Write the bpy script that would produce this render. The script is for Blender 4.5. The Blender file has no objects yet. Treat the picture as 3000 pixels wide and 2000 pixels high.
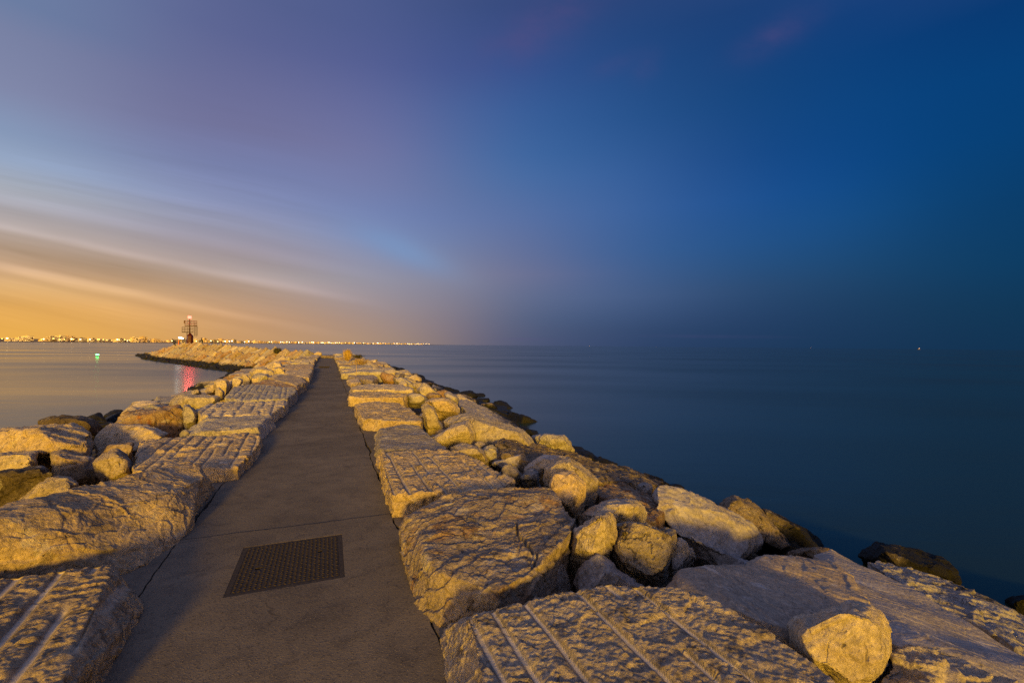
import bpy, bmesh, math, random
import numpy as np
from mathutils import Vector, Matrix, geometry
random.seed(7)
R = math.radians
scene = bpy.context.scene
COL = scene.collection

# ------------------------------------------------------------------ camera
H = 1.55                                   # eye height above the path surface (z = 0)
WATER = -1.5
PITCH, ROLL = R(0.49), R(0.53)
camd = bpy.data.cameras.new("camera"); cam = bpy.data.objects.new("camera", camd); COL.objects.link(cam)
camd.sensor_width = 36; camd.lens = 16; camd.clip_start = 0.05; camd.clip_end = 60000
CM = Matrix.Rotation(R(90) + PITCH, 3, 'X') @ Matrix.Rotation(ROLL, 3, 'Z')
cam.matrix_world = Matrix.Translation((0, 0, H)) @ CM.to_4x4()
scene.camera = cam
FPX = 16 / 36 * 3000

# ------------------------------------------------------------------ light and exposure
AZ = math.atan(0.4035)                     # the path runs this far left of straight ahead
SUN_AZ_OFF = R(-10); SUN_EL = R(9.5)
scene.view_settings.view_transform = 'Standard'; scene.view_settings.look = 'None'
scene.view_settings.exposure = 0; scene.view_settings.gamma = 1
scene.cycles.use_denoising = False
scene.cycles.sample_clamp_indirect = 4
scene.cycles.max_bounces = 6; scene.cycles.diffuse_bounces = 3; scene.cycles.glossy_bounces = 3
sl = bpy.data.lights.new("sun", 'SUN'); so = bpy.data.objects.new("sun", sl); COL.objects.link(so)
sl.energy = 5.0; sl.angle = R(6); sl.color = (1.0, 0.56, 0.025)
src = Vector((math.sin(AZ + SUN_AZ_OFF) * math.cos(SUN_EL), -math.cos(AZ + SUN_AZ_OFF) * math.cos(SUN_EL), math.sin(SUN_EL)))
so.rotation_euler = src.to_track_quat('Z', 'Y').to_euler()

# ------------------------------------------------------------------ node helpers
def s2l(c):
    return tuple(((x / 255) / 12.92 if x <= 10 else ((x / 255 + 0.055) / 1.055) ** 2.4) for x in c) + (1,)
class NT:
    def __init__(s, tree): s.t = tree; s.n = tree.nodes; s.l = tree.links
    def new(s, typ, **kw):
        n = s.n.new(typ)
        for k, v in kw.items(): setattr(n, k, v)
        return n
    def put(s, sock, v):
        if hasattr(v, 'is_linked') or isinstance(v, bpy.types.NodeSocket): s.l.new(v, sock)
        else: sock.default_value = v
    def math(s, op, a, b=None, c=None, clamp=False):
        n = s.new('ShaderNodeMath', operation=op); n.use_clamp = clamp
        s.put(n.inputs[0], a)
        if b is not None: s.put(n.inputs[1], b)
        if c is not None: s.put(n.inputs[2], c)
        return n.outputs[0]
    def rng(s, v, a, b, c=0.0, d=1.0, smooth=False):
        n = s.new('ShaderNodeMapRange'); n.clamp = True
        if smooth: n.interpolation_type = 'SMOOTHSTEP'
        s.put(n.inputs[0], v)
        for i, x in enumerate((a, b, c, d)): s.put(n.inputs[i + 1], x)
        return n.outputs[0]
    def mix(s, f, a, b, mode='MIX'):
        n = s.new('ShaderNodeMix', data_type='RGBA', blend_type=mode)
        s.put(n.inputs[0], f); s.put(n.inputs[6], a); s.put(n.inputs[7], b)
        return n.outputs[2]
    def noise(s, vec, scale, detail=4, rough=0.55, dist=0.0):
        n = s.new('ShaderNodeTexNoise'); s.put(n.inputs['Vector'], vec)
        n.inputs['Scale'].default_value = scale; n.inputs['Detail'].default_value = detail
        n.inputs['Roughness'].default_value = rough; n.inputs['Distortion'].default_value = dist
        return n.outputs[0]
    def comb(s, x, y, z):
        n = s.new('ShaderNodeCombineXYZ')
        for i, v in enumerate((x, y, z)): s.put(n.inputs[i], v)
        return n.outputs[0]
    def ramp(s, v, stops, interp='LINEAR'):
        n = s.new('ShaderNodeValToRGB'); n.color_ramp.interpolation = interp
        el = n.color_ramp.elements
        while len(el) > 1: el.remove(el[-1])
        el[0].position = stops[0][0]; el[0].color = stops[0][1]
        for p, c in stops[1:]:
            e = el.new(p); e.color = c
        s.put(n.inputs[0], v)
        return n.outputs[0]

# ------------------------------------------------------------------ sky (dusk, town glow on the left)
world = bpy.data.worlds.new("World"); scene.world = world; world.use_nodes = True
W = NT(world.node_tree); W.n.clear()
tc = W.new('ShaderNodeTexCoord'); sep = W.new('ShaderNodeSeparateXYZ'); W.l.new(tc.outputs['Generated'], sep.inputs[0])
dx, dy, dz = sep.outputs
az = W.math('ARCTAN2', dx, dy); el = W.math('ARCSINE', dz)
elp = W.math('DIVIDE', el, R(90), clamp=True)
def hz(u): return 998.0 + 0.0093 * u
def azof(u): return math.atan((u - 1500) / FPX)
SKY = [  # column in the photograph, then (height row, colour) from the top of the frame to the horizon
 (30, [(0,(108,128,164)),(150,(122,132,165)),(400,(130,138,170)),(600,(135,155,186)),(730,(150,168,194)),(850,(168,174,184)),(940,(170,166,170)),(1040,(180,165,156)),(1120,(184,158,136)),(1220,(196,158,120)),(1300,(214,168,108)),(1400,(230,172,88)),(1500,(240,178,74))]),
 (400,[(0,(94,102,147)),(300,(105,108,150)),(500,(112,113,153)),(700,(122,129,169)),(850,(137,146,180)),(950,(150,152,176)),(1050,(158,152,164)),(1130,(166,152,150)),(1210,(174,150,132)),(1300,(194,156,118)),(1400,(208,158,104)),(1500,(218,162,92))]),
 (780,[(0,(82,94,140)),(200,(90,98,145)),(400,(104,107,150)),(600,(114,115,155)),(780,(118,129,174)),(930,(130,138,175)),(1050,(148,147,168)),(1150,(160,148,156)),(1250,(170,156,152)),(1330,(180,154,138)),(1450,(190,149,114)),(1540,(194,150,106))]),
 (1150,[(0,(74,89,140)),(300,(85,95,148)),(500,(100,107,157)),(700,(113,118,164)),(850,(117,124,168)),(950,(114,130,178)),(1080,(118,141,188)),(1180,(133,146,180)),(1280,(145,146,166)),(1380,(151,143,152)),(1450,(156,141,140)),(1540,(167,142,122))]),
 (1330,[(0,(66,85,138)),(300,(72,92,152)),(500,(82,106,163)),(700,(92,116,170)),(850,(98,122,173)),(1000,(108,128,178)),(1150,(124,134,170)),(1280,(138,138,160)),(1400,(138,130,146)),(1480,(132,122,138)),(1540,(122,114,130))]),
 (1510,[(0,(58,80,136)),(300,(60,90,155)),(500,(64,104,168)),(700,(70,114,175)),(800,(80,119,177)),(1000,(100,122,174)),(1150,(112,122,164)),(1250,(122,124,158)),(1350,(105,117,152)),(1450,(90,107,142)),(1540,(88,98,130))]),
 (1790,[(0,(40,73,131)),(300,(38,82,144)),(550,(45,92,155)),(800,(60,104,168)),(950,(66,108,170)),(1150,(65,105,162)),(1350,(76,102,148)),(1500,(56,80,120)),(1550,(52,74,114))]),
 (2230,[(0,(26,66,124)),(400,(20,72,132)),(700,(20,76,143)),(900,(25,84,154)),(1100,(34,86,145)),(1200,(37,83,134)),(1300,(41,77,120)),(1450,(36,67,108)),(1560,(33,62,99))]),
 (2600,[(0,(10,62,124)),(400,(8,68,128)),(700,(8,70,132)),(950,(16,76,132)),(1200,(24,70,112)),(1350,(27,63,98)),(1500,(26,57,90)),(1560,(24,54,86))]),
 (2970,[(0,(6,56,112)),(300,(4,62,118)),(600,(4,62,114)),(900,(6,58,102)),(1200,(8,58,96)),(1400,(14,54,85)),(1560,(17,50,80))]),
]
def column(stops):
    return W.ramp(elp, stops, 'EASE' if False else 'LINEAR')
cols = []
ZEN = (132, 138, 186)
for u, st in SKY:
    a = azof(u); out = []
    for row, c in st:
        if u > 1300: c = tuple(x * (.93 if u < 2400 else 1.0) for x in c)
        v = row * 0.6445
        e = math.atan((hz(u) - v) / FPX * math.cos(a))
        out.append((max(0.0, e / R(90)), s2l(c)))
    out.sort(key=lambda q: q[0])
    out[0] = (0.0, out[0][1])
    top = out[-1][1]
    out.append((0.62, tuple(0.6 * x + 0.4 * y for x, y in zip(top, s2l(ZEN)))))
    out.append((1.0, s2l(ZEN)))
    cols.append((a, column(out)))
def simple(lo, mid, hi): return column([(0, s2l(lo)), (0.12, s2l(mid)), (0.45, s2l(hi)), (1, s2l(ZEN))])
cols.insert(0, (R(-95), simple((240,176,84), (205,168,130), (120,126,160))))
cols.insert(0, (R(-180), simple((200,176,150), (178,166,164), (150,148,176))))
cols.append((R(95), simple((22,48,76), (10,55,95), (10,66,125))))
cols.append((R(180), simple((200,176,150), (178,166,164), (150,148,176))))
# soft wander so that the columns never read as bands
wob = W.noise(tc.outputs['Generated'], 1.6, 2, 0.5)
azw = W.math('ADD', az, W.math('MULTIPLY', W.math('SUBTRACT', wob, 0.5), 0.10))
def vmath(op, a, b=None, sc=None):
    n = W.new('ShaderNodeVectorMath', operation=op); W.put(n.inputs[0], a)
    if b is not None: W.put(n.inputs[1], b)
    if sc is not None: W.put(n.inputs['Scale'], sc)
    return n.outputs[0]
# smooth blend: every column weighs in by its distance in azimuth
full = [cols[0]]
for (a0, k0), (a1, k1) in zip(cols, cols[1:]):
    if R(9) < a1 - a0 < R(30): full.append(((a0 + a1) / 2, W.mix(.5, k0, k1)))
    full.append((a1, k1))
cols = full
num = None; den = None
for i, (a, c) in enumerate(cols):
    nb = [min(R(20), abs(cols[j][0] - a)) for j in (i - 1, i + 1) if 0 <= j < len(cols)]
    sg = R(8.5)
    d_ = W.math('DIVIDE', W.math('SUBTRACT', azw, a), sg)
    w_ = W.math('EXPONENT', W.math('MULTIPLY', W.math('MULTIPLY', d_, d_), -1.0))
    w_ = W.math('ADD', W.math('MULTIPLY', w_, sum(nb) / len(nb)), 1e-9)
    t_ = vmath('SCALE', c, sc=w_)
    num = t_ if num is None else vmath('ADD', num, t_)
    den = w_ if den is None else W.math('ADD', den, w_)
sky = vmath('SCALE', num, sc=W.math('DIVIDE', 1.0, den))
# long-exposure cloud streaks
yq = W.math('MAXIMUM', dy, 0.15)
p = W.math('DIVIDE', dz, yq); q = W.math('DIVIDE', dx, yq)
c0 = W.math('ADD', p, W.math('MULTIPLY', q, 0.200))
w1 = W.noise(W.comb(W.math('MULTIPLY', q, 1.3), W.math('MULTIPLY', p, 4.0), 3.0), 1.0, 2, 0.5)
c1 = W.math('ADD', c0, W.math('MULTIPLY', W.math('SUBTRACT', w1, 0.5), 0.022))
band = W.rng(c1, -0.25, 0.45)
def g(x): return (x, x, x, 1)
def bp(c): return (c + 0.25) / 0.7
bands = W.ramp(band, [(0, g(.5)), (bp(-.15), g(.5)), (bp(-.112), g(.56)), (bp(-.096), g(.64)), (bp(-.08), g(.53)), (bp(-.062), g(.74)), (bp(-.045), g(.5)),
    (bp(-.02), g(.42)), (bp(.010), g(.42)), (bp(.027), g(.78)), (bp(.042), g(.62)), (bp(.068), g(.45)), (bp(.092), g(.60)), (bp(.115), g(.48)), (bp(.17), g(.54)), (bp(.25), g(.47)), (1, g(.5))], 'EASE')
fine = W.noise(W.comb(W.math('MULTIPLY', q, 1.1), W.math('MULTIPLY', c1, 30.0), 0.0), 1.0, 5, 0.6)
st = W.math('ADD', W.math('SUBTRACT', bands, 0.5), W.math('MULTIPLY', W.math('SUBTRACT', fine, 0.5), 0.42))
var_ = W.noise(W.comb(W.math('MULTIPLY', q, 2.2), W.math('MULTIPLY', c1, 9.0), 5.0), 1.0, 3, 0.5)
st = W.math('MULTIPLY', st, W.rng(var_, .28, .62, .25, 1.25))
msk = W.math('MULTIPLY', W.rng(q, -0.22, -0.72, smooth=True), W.rng(p, 0.62, 0.15, smooth=True))
msk = W.math('MULTIPLY', msk, W.math('MULTIPLY', W.rng(dy, 0.15, 0.4), W.rng(p, 0.0, 0.05)))
amt = W.math('MULTIPLY', W.math('MULTIPLY', st, msk), 1.15)
bright = W.math('ADD', amt, 1.0)
stc = W.mix(1.0, sky, W.comb(bright, W.math('ADD', W.math('MULTIPLY', amt, 1.1), 1.0), W.math('ADD', W.math('MULTIPLY', amt, 1.35), 1.0)), 'MULTIPLY')
# a few faint pink cloud puffs high up
def puff(u, v, ru, rv, tilt=0.0):
    qx = (u - 1500) / FPX; pz = (hz(u) - v) / FPX
    a = W.math('SUBTRACT', q, qx); b = W.math('SUBTRACT', p, pz)
    b = W.math('SUBTRACT', b, W.math('MULTIPLY', a, tilt))
    d = W.math('ADD', W.math('POWER', W.math('DIVIDE', a, ru), 2), W.math('POWER', W.math('DIVIDE', b, rv), 2))
    return W.math('EXPONENT', W.math('MULTIPLY', d, -1.0))
pf = W.math('ADD', W.math('MULTIPLY', puff(2270, 98, .085, .036, .5), .8), W.math('MULTIPLY', puff(1535, 115, .11, .06, .4), .9))
pf = W.math('ADD', pf, W.math('MULTIPLY', puff(1890, 195, .03, .03, .4), .5))
pf = W.math('ADD', pf, W.math('MULTIPLY', puff(1790, 190, .06, .025, .4), .35))
pf = W.math('ADD', pf, W.math('MULTIPLY', puff(1640, 20, .12, .04, .3), .5))
pf = W.math('ADD', pf, W.math('MULTIPLY', puff(2090, 986, .13, .0035), .35))
pf = W.math('ADD', pf, W.math('MULTIPLY', puff(1540, 994, .05, .0035), .6))
pn_ = W.noise(W.comb(W.math('MULTIPLY', q, 9.0), W.math('MULTIPLY', p, 14.0), 0.0), 1.0, 4, 0.6)
pf = W.math('MULTIPLY', pf, W.math('MULTIPLY', W.rng(pn_, .15, .75), W.rng(dy, .15, .4)), clamp=True)
skyc = W.mix(W.math('MULTIPLY', pf, 0.42), stc, s2l((92, 78, 128)))
# low warm band added behind the viewer as fill, for the harbour town's lamps
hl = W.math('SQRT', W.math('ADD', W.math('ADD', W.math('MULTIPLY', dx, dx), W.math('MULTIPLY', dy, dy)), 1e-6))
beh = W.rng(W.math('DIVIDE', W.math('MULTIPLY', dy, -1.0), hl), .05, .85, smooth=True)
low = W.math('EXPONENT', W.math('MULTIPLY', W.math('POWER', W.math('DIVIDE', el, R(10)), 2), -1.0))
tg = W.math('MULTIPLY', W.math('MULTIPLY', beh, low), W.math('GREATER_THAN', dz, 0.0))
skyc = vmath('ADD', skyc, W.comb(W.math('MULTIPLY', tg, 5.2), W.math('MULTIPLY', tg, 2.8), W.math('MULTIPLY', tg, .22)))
skyc = W.mix(W.math('MULTIPLY', W.math('MULTIPLY', puff(1180, 735, .10, .030, -.38), W.rng(dy, .15, .4)), .55), skyc, s2l((118, 152, 198)))
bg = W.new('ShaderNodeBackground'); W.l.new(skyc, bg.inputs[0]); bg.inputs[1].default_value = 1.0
nish = W.new('ShaderNodeTexSky'); nish.sky_type = 'NISHITA'; nish.sun_disc = False
nish.sun_elevation = R(-4); nish.sun_rotation = R(-60); nish.altitude = 0
bg2 = W.new('ShaderNodeBackground'); W.l.new(nish.outputs[0], bg2.inputs[0]); bg2.inputs[1].default_value = 0.05
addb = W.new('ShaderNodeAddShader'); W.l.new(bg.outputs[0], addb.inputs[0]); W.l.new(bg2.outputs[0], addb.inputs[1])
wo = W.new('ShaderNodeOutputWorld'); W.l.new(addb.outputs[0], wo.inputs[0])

# ------------------------------------------------------------------ coordinates
ca, sa = math.cos(AZ), math.sin(AZ)
def SP(s, t, z=0.0): return Vector((t * ca - s * sa, t * sa + s * ca, z))
def TS(p): return (-p.x * sa + p.y * ca, p.x * ca + p.y * sa)     # -> s, t
def ray(u, v): return CM @ Vector(((u - 1500) / FPX, (1000 - v) / FPX, -1))
def P(u, v, z=0.0):
    d = ray(u, v); k = (z - H) / d.z
    return Vector((d.x * k, d.y * k, z))
def PY(u, v, y):
    d = ray(u, v); k = y / d.y
    return Vector((d.x * k, y, H + d.z * k))
def prof(t):                              # the slope the stones lie on
    if t > 2.1: return -1.55 * min(1.3, (t - 2.1) / 5.3)
    if t < -2.4: return -1.55 * min(1.3, (-t - 2.4) / 5.4)
    return 0.0
def hit(u, v, off=0.0):
    d = ray(u, v); lo = 1.0; y = lo
    while y < 70:
        k = y / d.y; X, z = d.x * k, H + d.z * k
        if z <= prof(X * ca + y * sa) + off: return Vector((X, y, z))
        y += 0.02
    return Vector((X, y, z))
CROP = {'A': (0, 1150, 3.136), 'B': (500, 1000, 2.614), 'C': (1000, 1000, 2.614), 'D': (1100, 1400, 2.614),
        'E': (1700, 1300, 3.136), 'F': (2300, 1400, 2.613), 'G': (1500, 1600, 2.613), 'H': (0, 1600, 3.36),
        'I': (800, 1000, 4.704), 'Q': (1500, 1000, 1.568), 'X': (0, 0, 1.0)}
def px(c, pts):
    ox, oy, k = CROP[c]
    return [(ox + q[0] / k, oy + q[1] / k) + tuple(q[2:]) for q in pts]

# ------------------------------------------------------------------ numpy gradient noise
_rng = np.random.RandomState(5)
_perm = np.concatenate([_rng.permutation(256)] * 3).astype(np.int64)
_grad = _rng.normal(size=(256, 3)); _grad /= np.linalg.norm(_grad, axis=1)[:, None]
def pnoise(p):
    i = np.floor(p).astype(np.int64); f = p - i; i &= 255
    u = f * f * f * (f * (f * 6 - 15) + 10)
    r = np.zeros(len(p))
    for a in (0, 1):
        for b in (0, 1):
            for c in (0, 1):
                h = _perm[_perm[_perm[i[:, 0] + a] + i[:, 1] + b] + i[:, 2] + c]
                g_ = _grad[h]
                w = (u[:, 0] if a else 1 - u[:, 0]) * (u[:, 1] if b else 1 - u[:, 1]) * (u[:, 2] if c else 1 - u[:, 2])
                r += w * (g_[:, 0] * (f[:, 0] - a) + g_[:, 1] * (f[:, 1] - b) + g_[:, 2] * (f[:, 2] - c))
    return r * 1.6
def fbm(p, o=4, gain=0.5):
    r = 0; a = 1.0
    for k in range(o): r = r + a * pnoise(p * 2.03 ** k + 17.3 * k); a *= gain
    return r
def ridged(p, o=4, gain=0.55):
    r = 0; a = 1.0
    for k in range(o): r = r + a * (1 - 2 * np.abs(pnoise(p * 2.1 ** k + 9.1 * k))); a *= gain
    return r

_cellp = _rng.uniform(0, 1, (256, 3)); _celln = _rng.normal(size=(256, 3)); _celln /= np.linalg.norm(_celln, axis=1)[:, None]; _cellh = _rng.uniform(-1, 1, 256)
def facets(p):
    """Broken-stone relief: every cell is a flat chip with its own tilt and height; also how far inside the chip a point is."""
    i = np.floor(p).astype(np.int64); n = len(p)
    f1 = np.full(n, 9.0); f2 = np.full(n, 9.0); best = np.zeros(n)
    for a in (-1, 0, 1):
        for b in (-1, 0, 1):
            for c in (-1, 0, 1):
                j = i + (a, b, c); jm = j & 255
                h = _perm[_perm[_perm[jm[:, 0]] + jm[:, 1]] + jm[:, 2]]
                dv = p - (j + _cellp[h]); d2 = np.einsum('ij,ij->i', dv, dv)
                val = np.einsum('ij,ij->i', dv, _celln[h]) * 1.3 + _cellh[h] * .45
                cl = d2 < f1
                f2 = np.where(cl, f1, np.minimum(f2, d2)); best = np.where(cl, val, best); f1 = np.where(cl, d2, f1)
    return best, np.sqrt(f2) - np.sqrt(f1)

# ------------------------------------------------------------------ materials
def new_mat(name):
    m = bpy.data.materials.new(name); m.use_nodes = True
    t = NT(m.node_tree); b = t.n['Principled BSDF']
    return m, t, b
def stone_mat(name, ca_, cb_, dark, rust=0.0, stain=0.5, bump=1.0, pit=0.0, streak=0.0):
    m, t, b = new_mat(name)
    tcn = t.new('ShaderNodeTexCoord'); oi = t.new('ShaderNodeObjectInfo'); geo = t.new('ShaderNodeNewGeometry')
    off = t.new('ShaderNodeVectorMath', operation='ADD'); t.l.new(tcn.outputs['Object'], off.inputs[0])
    t.l.new(t.comb(t.math('MULTIPLY', oi.outputs['Random'], 91.0), t.math('MULTIPLY', oi.outputs['Random'], 37.0), 0.0), off.inputs[1])
    v = off.outputs[0]
    n1 = t.noise(v, 1.7, 6, .6, .4); n2 = t.noise(v, 8.0, 8, .68, .6); n3 = t.noise(v, 60.0, 4, .7); n4 = t.noise(v, 3.1, 5, .6, 1.0)
    col = t.mix(t.rng(n1, .36, .64), ca_ + (1,), cb_ + (1,))
    col = t.mix(t.math('MULTIPLY', t.rng(n2, .54, .64), stain), col, dark + (1,))
    if rust: col = t.mix(t.math('MULTIPLY', t.rng(n4, .54, .66), rust), col, (.26, .105, .03, 1))
    col = t.mix(t.rng(n3, .62, .74, 0, .45), col, dark + (1,))
    wv = t.new('ShaderNodeVectorMath', operation='ADD'); t.l.new(v, wv.inputs[0])
    nv = t.new('ShaderNodeTexNoise'); t.l.new(v, nv.inputs['Vector']); nv.inputs['Scale'].default_value = 3.5; nv.inputs['Detail'].default_value = 5
    sc_ = t.new('ShaderNodeVectorMath', operation='SCALE'); t.l.new(nv.outputs['Color'], sc_.inputs[0]); sc_.inputs['Scale'].default_value = .35
    t.l.new(sc_.outputs[0], wv.inputs[1])
    vc = t.new('ShaderNodeTexVoronoi', feature='DISTANCE_TO_EDGE'); t.l.new(wv.outputs[0], vc.inputs['Vector']); vc.inputs['Scale'].default_value = 2.6
    crack = t.math('MULTIPLY', t.math('MULTIPLY', t.rng(vc.outputs['Distance'], .018, .005), t.rng(n4, .50, .60)), min(1, .35 + stain * .55))
    vs_ = t.new('ShaderNodeTexVoronoi'); t.l.new(wv.outputs[0], vs_.inputs['Vector']); vs_.inputs['Scale'].default_value = 34
    sepc = t.new('ShaderNodeSeparateColor'); t.l.new(vs_.outputs['Color'], sepc.inputs[0])
    spot = t.math('MULTIPLY', t.rng(vs_.outputs['Distance'], .36, .22), t.rng(sepc.outputs[0], .80, .86))
    spot = t.math('MULTIPLY', spot, t.rng(n2, .46, .58))
    col = t.mix(t.math('MULTIPLY', t.math('MAXIMUM', crack, spot), .75), col, tuple(x * .5 for x in dark) + (1,))
    n5 = t.noise(v, 22.0, 6, .75, .4)
    val = t.math('MULTIPLY', t.rng(n3, .33, .67, .80, 1.24), t.rng(n5, .36, .62, .76, 1.26))
    val = t.math('MULTIPLY', val, t.math('ADD', t.math('MULTIPLY', oi.outputs['Random'], .22), .89))
    col = t.mix(1.0, col, t.comb(val, val, val), 'MULTIPLY')
    hue = t.new('ShaderNodeTexWhiteNoise', noise_dimensions='1D'); t.l.new(t.math('MULTIPLY', oi.outputs['Random'], 311.0), hue.inputs['W'])
    col = t.mix(t.math('MULTIPLY', t.rng(hue.outputs['Value'], .55, 1.0), .6), col, t.mix(1.0, col, (.92, .76, .52, 1), 'MULTIPLY'))
    col = t.mix(t.math('MULTIPLY', t.rng(hue.outputs['Value'], .45, 0.0), .6), col, t.mix(1.0, col, (.76, .80, .88, 1), 'MULTIPLY'))
    n6 = t.noise(v, 4.3, 7, .7, .8)
    col = t.mix(t.math('MULTIPLY', t.rng(n6, .57, .64), .55), col, (.60, .56, .50, 1))
    n7 = t.noise(v, 2.6, 7, .72, .6)
    col = t.mix(t.math('MULTIPLY', t.rng(n7, .58, .66), .5), col, (.20, .185, .165, 1))
    # drill marks are fresher, cleaner stone than the weathered crust between them
    fa = t.new('ShaderNodeAttribute'); fa.attribute_name = 'fresh_cut'
    col = t.mix(t.math('MULTIPLY', fa.outputs['Fac'], .55), col, tuple(x * .92 for x in ca_) + (1,))
    # tide zone: black algae and wet stone up to an uneven line above the water
    sp = t.new('ShaderNodeSeparateXYZ'); t.l.new(geo.outputs['Position'], sp.inputs[0])
    nz = t.noise(geo.outputs['Position'], 2.6, 5, .65)
    zz = t.math('ADD', sp.outputs[2], t.math('MULTIPLY', t.math('SUBTRACT', nz, .5), -.9))
    tide = t.rng(zz, -0.80, -0.98)
    col = t.mix(tide, col, (.012, .012, .008, 1))
    t.l.new(col, b.inputs['Base Color'])
    t.l.new(t.rng(tide, 0, 1, .9, .55), b.inputs['Roughness'])
    b.inputs['Specular IOR Level'].default_value = .25
    h = t.math('ADD', t.math('MULTIPLY', t.noise(v, 26, 9, .74, .5), 1.5), t.math('MULTIPLY', n2, .9))
    h = t.math('MULTIPLY', h, t.math('SUBTRACT', 1.0, t.math('MULTIPLY', fa.outputs['Fac'], .85)))
    h = t.math('SUBTRACT', h, t.math('MULTIPLY', t.math('MAXIMUM', crack, t.math('MULTIPLY', spot, .6)), .8))
    if pit:
        vo = t.new('ShaderNodeTexVoronoi'); t.l.new(v, vo.inputs['Vector']); vo.inputs['Scale'].default_value = 16
        h = t.math('SUBTRACT', h, t.math('MULTIPLY', t.rng(vo.outputs['Distance'], .28, .10), pit))
    bm_ = t.new('ShaderNodeBump'); bm_.inputs['Strength'].default_value = min(1, .9 * bump); bm_.inputs['Distance'].default_value = .030 * max(1, bump)
    t.l.new(h, bm_.inputs['Height']); t.l.new(bm_.outputs[0], b.inputs['Normal'])
    return m
M = {}
M['pale'] = stone_mat('limestone', (.57, .49, .37), (.45, .38, .285), (.15, .125, .10), rust=.10)
M['crust'] = stone_mat('crusted_limestone', (.58, .515, .42), (.45, .39, .315), (.115, .10, .088), stain=.7, bump=1.3, rust=.12)
M['grey'] = stone_mat('grey_limestone', (.41, .385, .35), (.33, .30, .265), (.13, .115, .10), rust=.08)
M['brown'] = stone_mat('brown_limestone', (.41, .345, .27), (.31, .255, .195), (.11, .085, .065), rust=.45, stain=.7)
M['rusty'] = stone_mat('rust_stained_limestone', (.40, .31, .21), (.28, .18, .10), (.12, .07, .035), rust=.9, stain=.6)
M['pitted'] = stone_mat('pitted_limestone', (.48, .41, .31), (.38, .32, .235), (.06, .048, .035), stain=.9, bump=1.4, pit=.9)
M['smooth'] = stone_mat('smooth_limestone', (.37, .34, .31), (.31, .28, .25), (.15, .13, .11), stain=.28, bump=.42, rust=.1)
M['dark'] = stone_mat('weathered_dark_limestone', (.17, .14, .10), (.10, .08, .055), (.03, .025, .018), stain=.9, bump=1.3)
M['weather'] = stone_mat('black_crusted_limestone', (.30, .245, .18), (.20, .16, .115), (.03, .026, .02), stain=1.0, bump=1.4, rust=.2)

def concrete():
    m, t, b = new_mat('worn_concrete')
    geo = t.new('ShaderNodeNewGeometry'); v = geo.outputs['Position']
    n1 = t.noise(v, .9, 5, .6, .3); n2 = t.noise(v, 5, 7, .65, .5); n3 = t.noise(v, 85, 3, .7); n4 = t.noise(v, 240, 2, .6)
    col = t.mix(t.rng(n1, .35, .65), (.205, .170, .122, 1), (.125, .104, .078, 1))
    col = t.mix(t.rng(n2, .49, .68, 0, .55), col, (.070, .060, .051, 1))
    col = t.mix(t.rng(n2, .30, .42, .35, 0), col, (.24, .20, .145, 1))
    wv = t.new('ShaderNodeTexNoise'); t.l.new(v, wv.inputs['Vector']); wv.inputs['Scale'].default_value = 2.2; wv.inputs['Detail'].default_value = 6
    wa = t.new('ShaderNodeVectorMath', operation='MULTIPLY_ADD'); t.l.new(wv.outputs['Color'], wa.inputs[0]); wa.inputs[1].default_value = (.5, .5, .5); t.l.new(v, wa.inputs[2])
    vk = t.new('ShaderNodeTexVoronoi', feature='DISTANCE_TO_EDGE'); t.l.new(wa.outputs[0], vk.inputs['Vector']); vk.inputs['Scale'].default_value = .75
    ck = t.math('MULTIPLY', t.rng(vk.outputs['Distance'], .006, .002), t.rng(n1, .50, .58))
    col = t.mix(t.math('MULTIPLY', ck, .5), col, (.03, .025, .02, 1))
    vo = t.new('ShaderNodeTexVoronoi'); t.l.new(v, vo.inputs['Vector']); vo.inputs['Scale'].default_value = 95
    sp = t.new('ShaderNodeSeparateColor'); t.l.new(vo.outputs['Color'], sp.inputs[0])
    peb = t.math('MULTIPLY', t.rng(vo.outputs['Distance'], .42, .25), t.rng(sp.outputs[0], .55, .8))
    col = t.mix(t.math('MULTIPLY', peb, t.rng(n2, .40, .58, .25, .85)), col, (.24, .205, .165, 1))
    col = t.mix(t.rng(n3, .56, .66, 0, .8), col, (.045, .038, .031, 1))
    t.l.new(col, b.inputs['Base Color']); b.inputs['Roughness'].default_value = .93; b.inputs['Specular IOR Level'].default_value = .2
    h = t.math('ADD', t.math('MULTIPLY', n3, .8), t.math('ADD', t.math('MULTIPLY', peb, .8), t.math('MULTIPLY', n2, 1.4)))
    bp_ = t.new('ShaderNodeBump'); bp_.inputs['Strength'].default_value = .6; bp_.inputs['Distance'].default_value = .006
    t.l.new(h, bp_.inputs['Height']); t.l.new(bp_.outputs[0], b.inputs['Normal'])
    return m
M['concrete'] = concrete()
def plain(name, c, rough=.8, metal=0.0, bump=0, bscale=30, var=.3):
    m, t, b = new_mat(name)
    tcn = t.new('ShaderNodeTexCoord'); n = t.noise(tcn.outputs['Object'], bscale, 6, .65)
    n_ = t.rng(n, .3, .7, 1 - var, 1 + var)
    t.l.new(t.mix(1.0, c + (1,), t.comb(n_, n_, n_), 'MULTIPLY'), b.inputs['Base Color'])
    b.inputs['Roughness'].default_value = rough; b.inputs['Metallic'].default_value = metal
    if bump:
        bb = t.new('ShaderNodeBump'); bb.inputs['Strength'].default_value = bump; bb.inputs['Distance'].default_value = .01
        t.l.new(n, bb.inputs['Height']); t.l.new(bb.outputs[0], b.inputs['Normal'])
    return m
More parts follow.
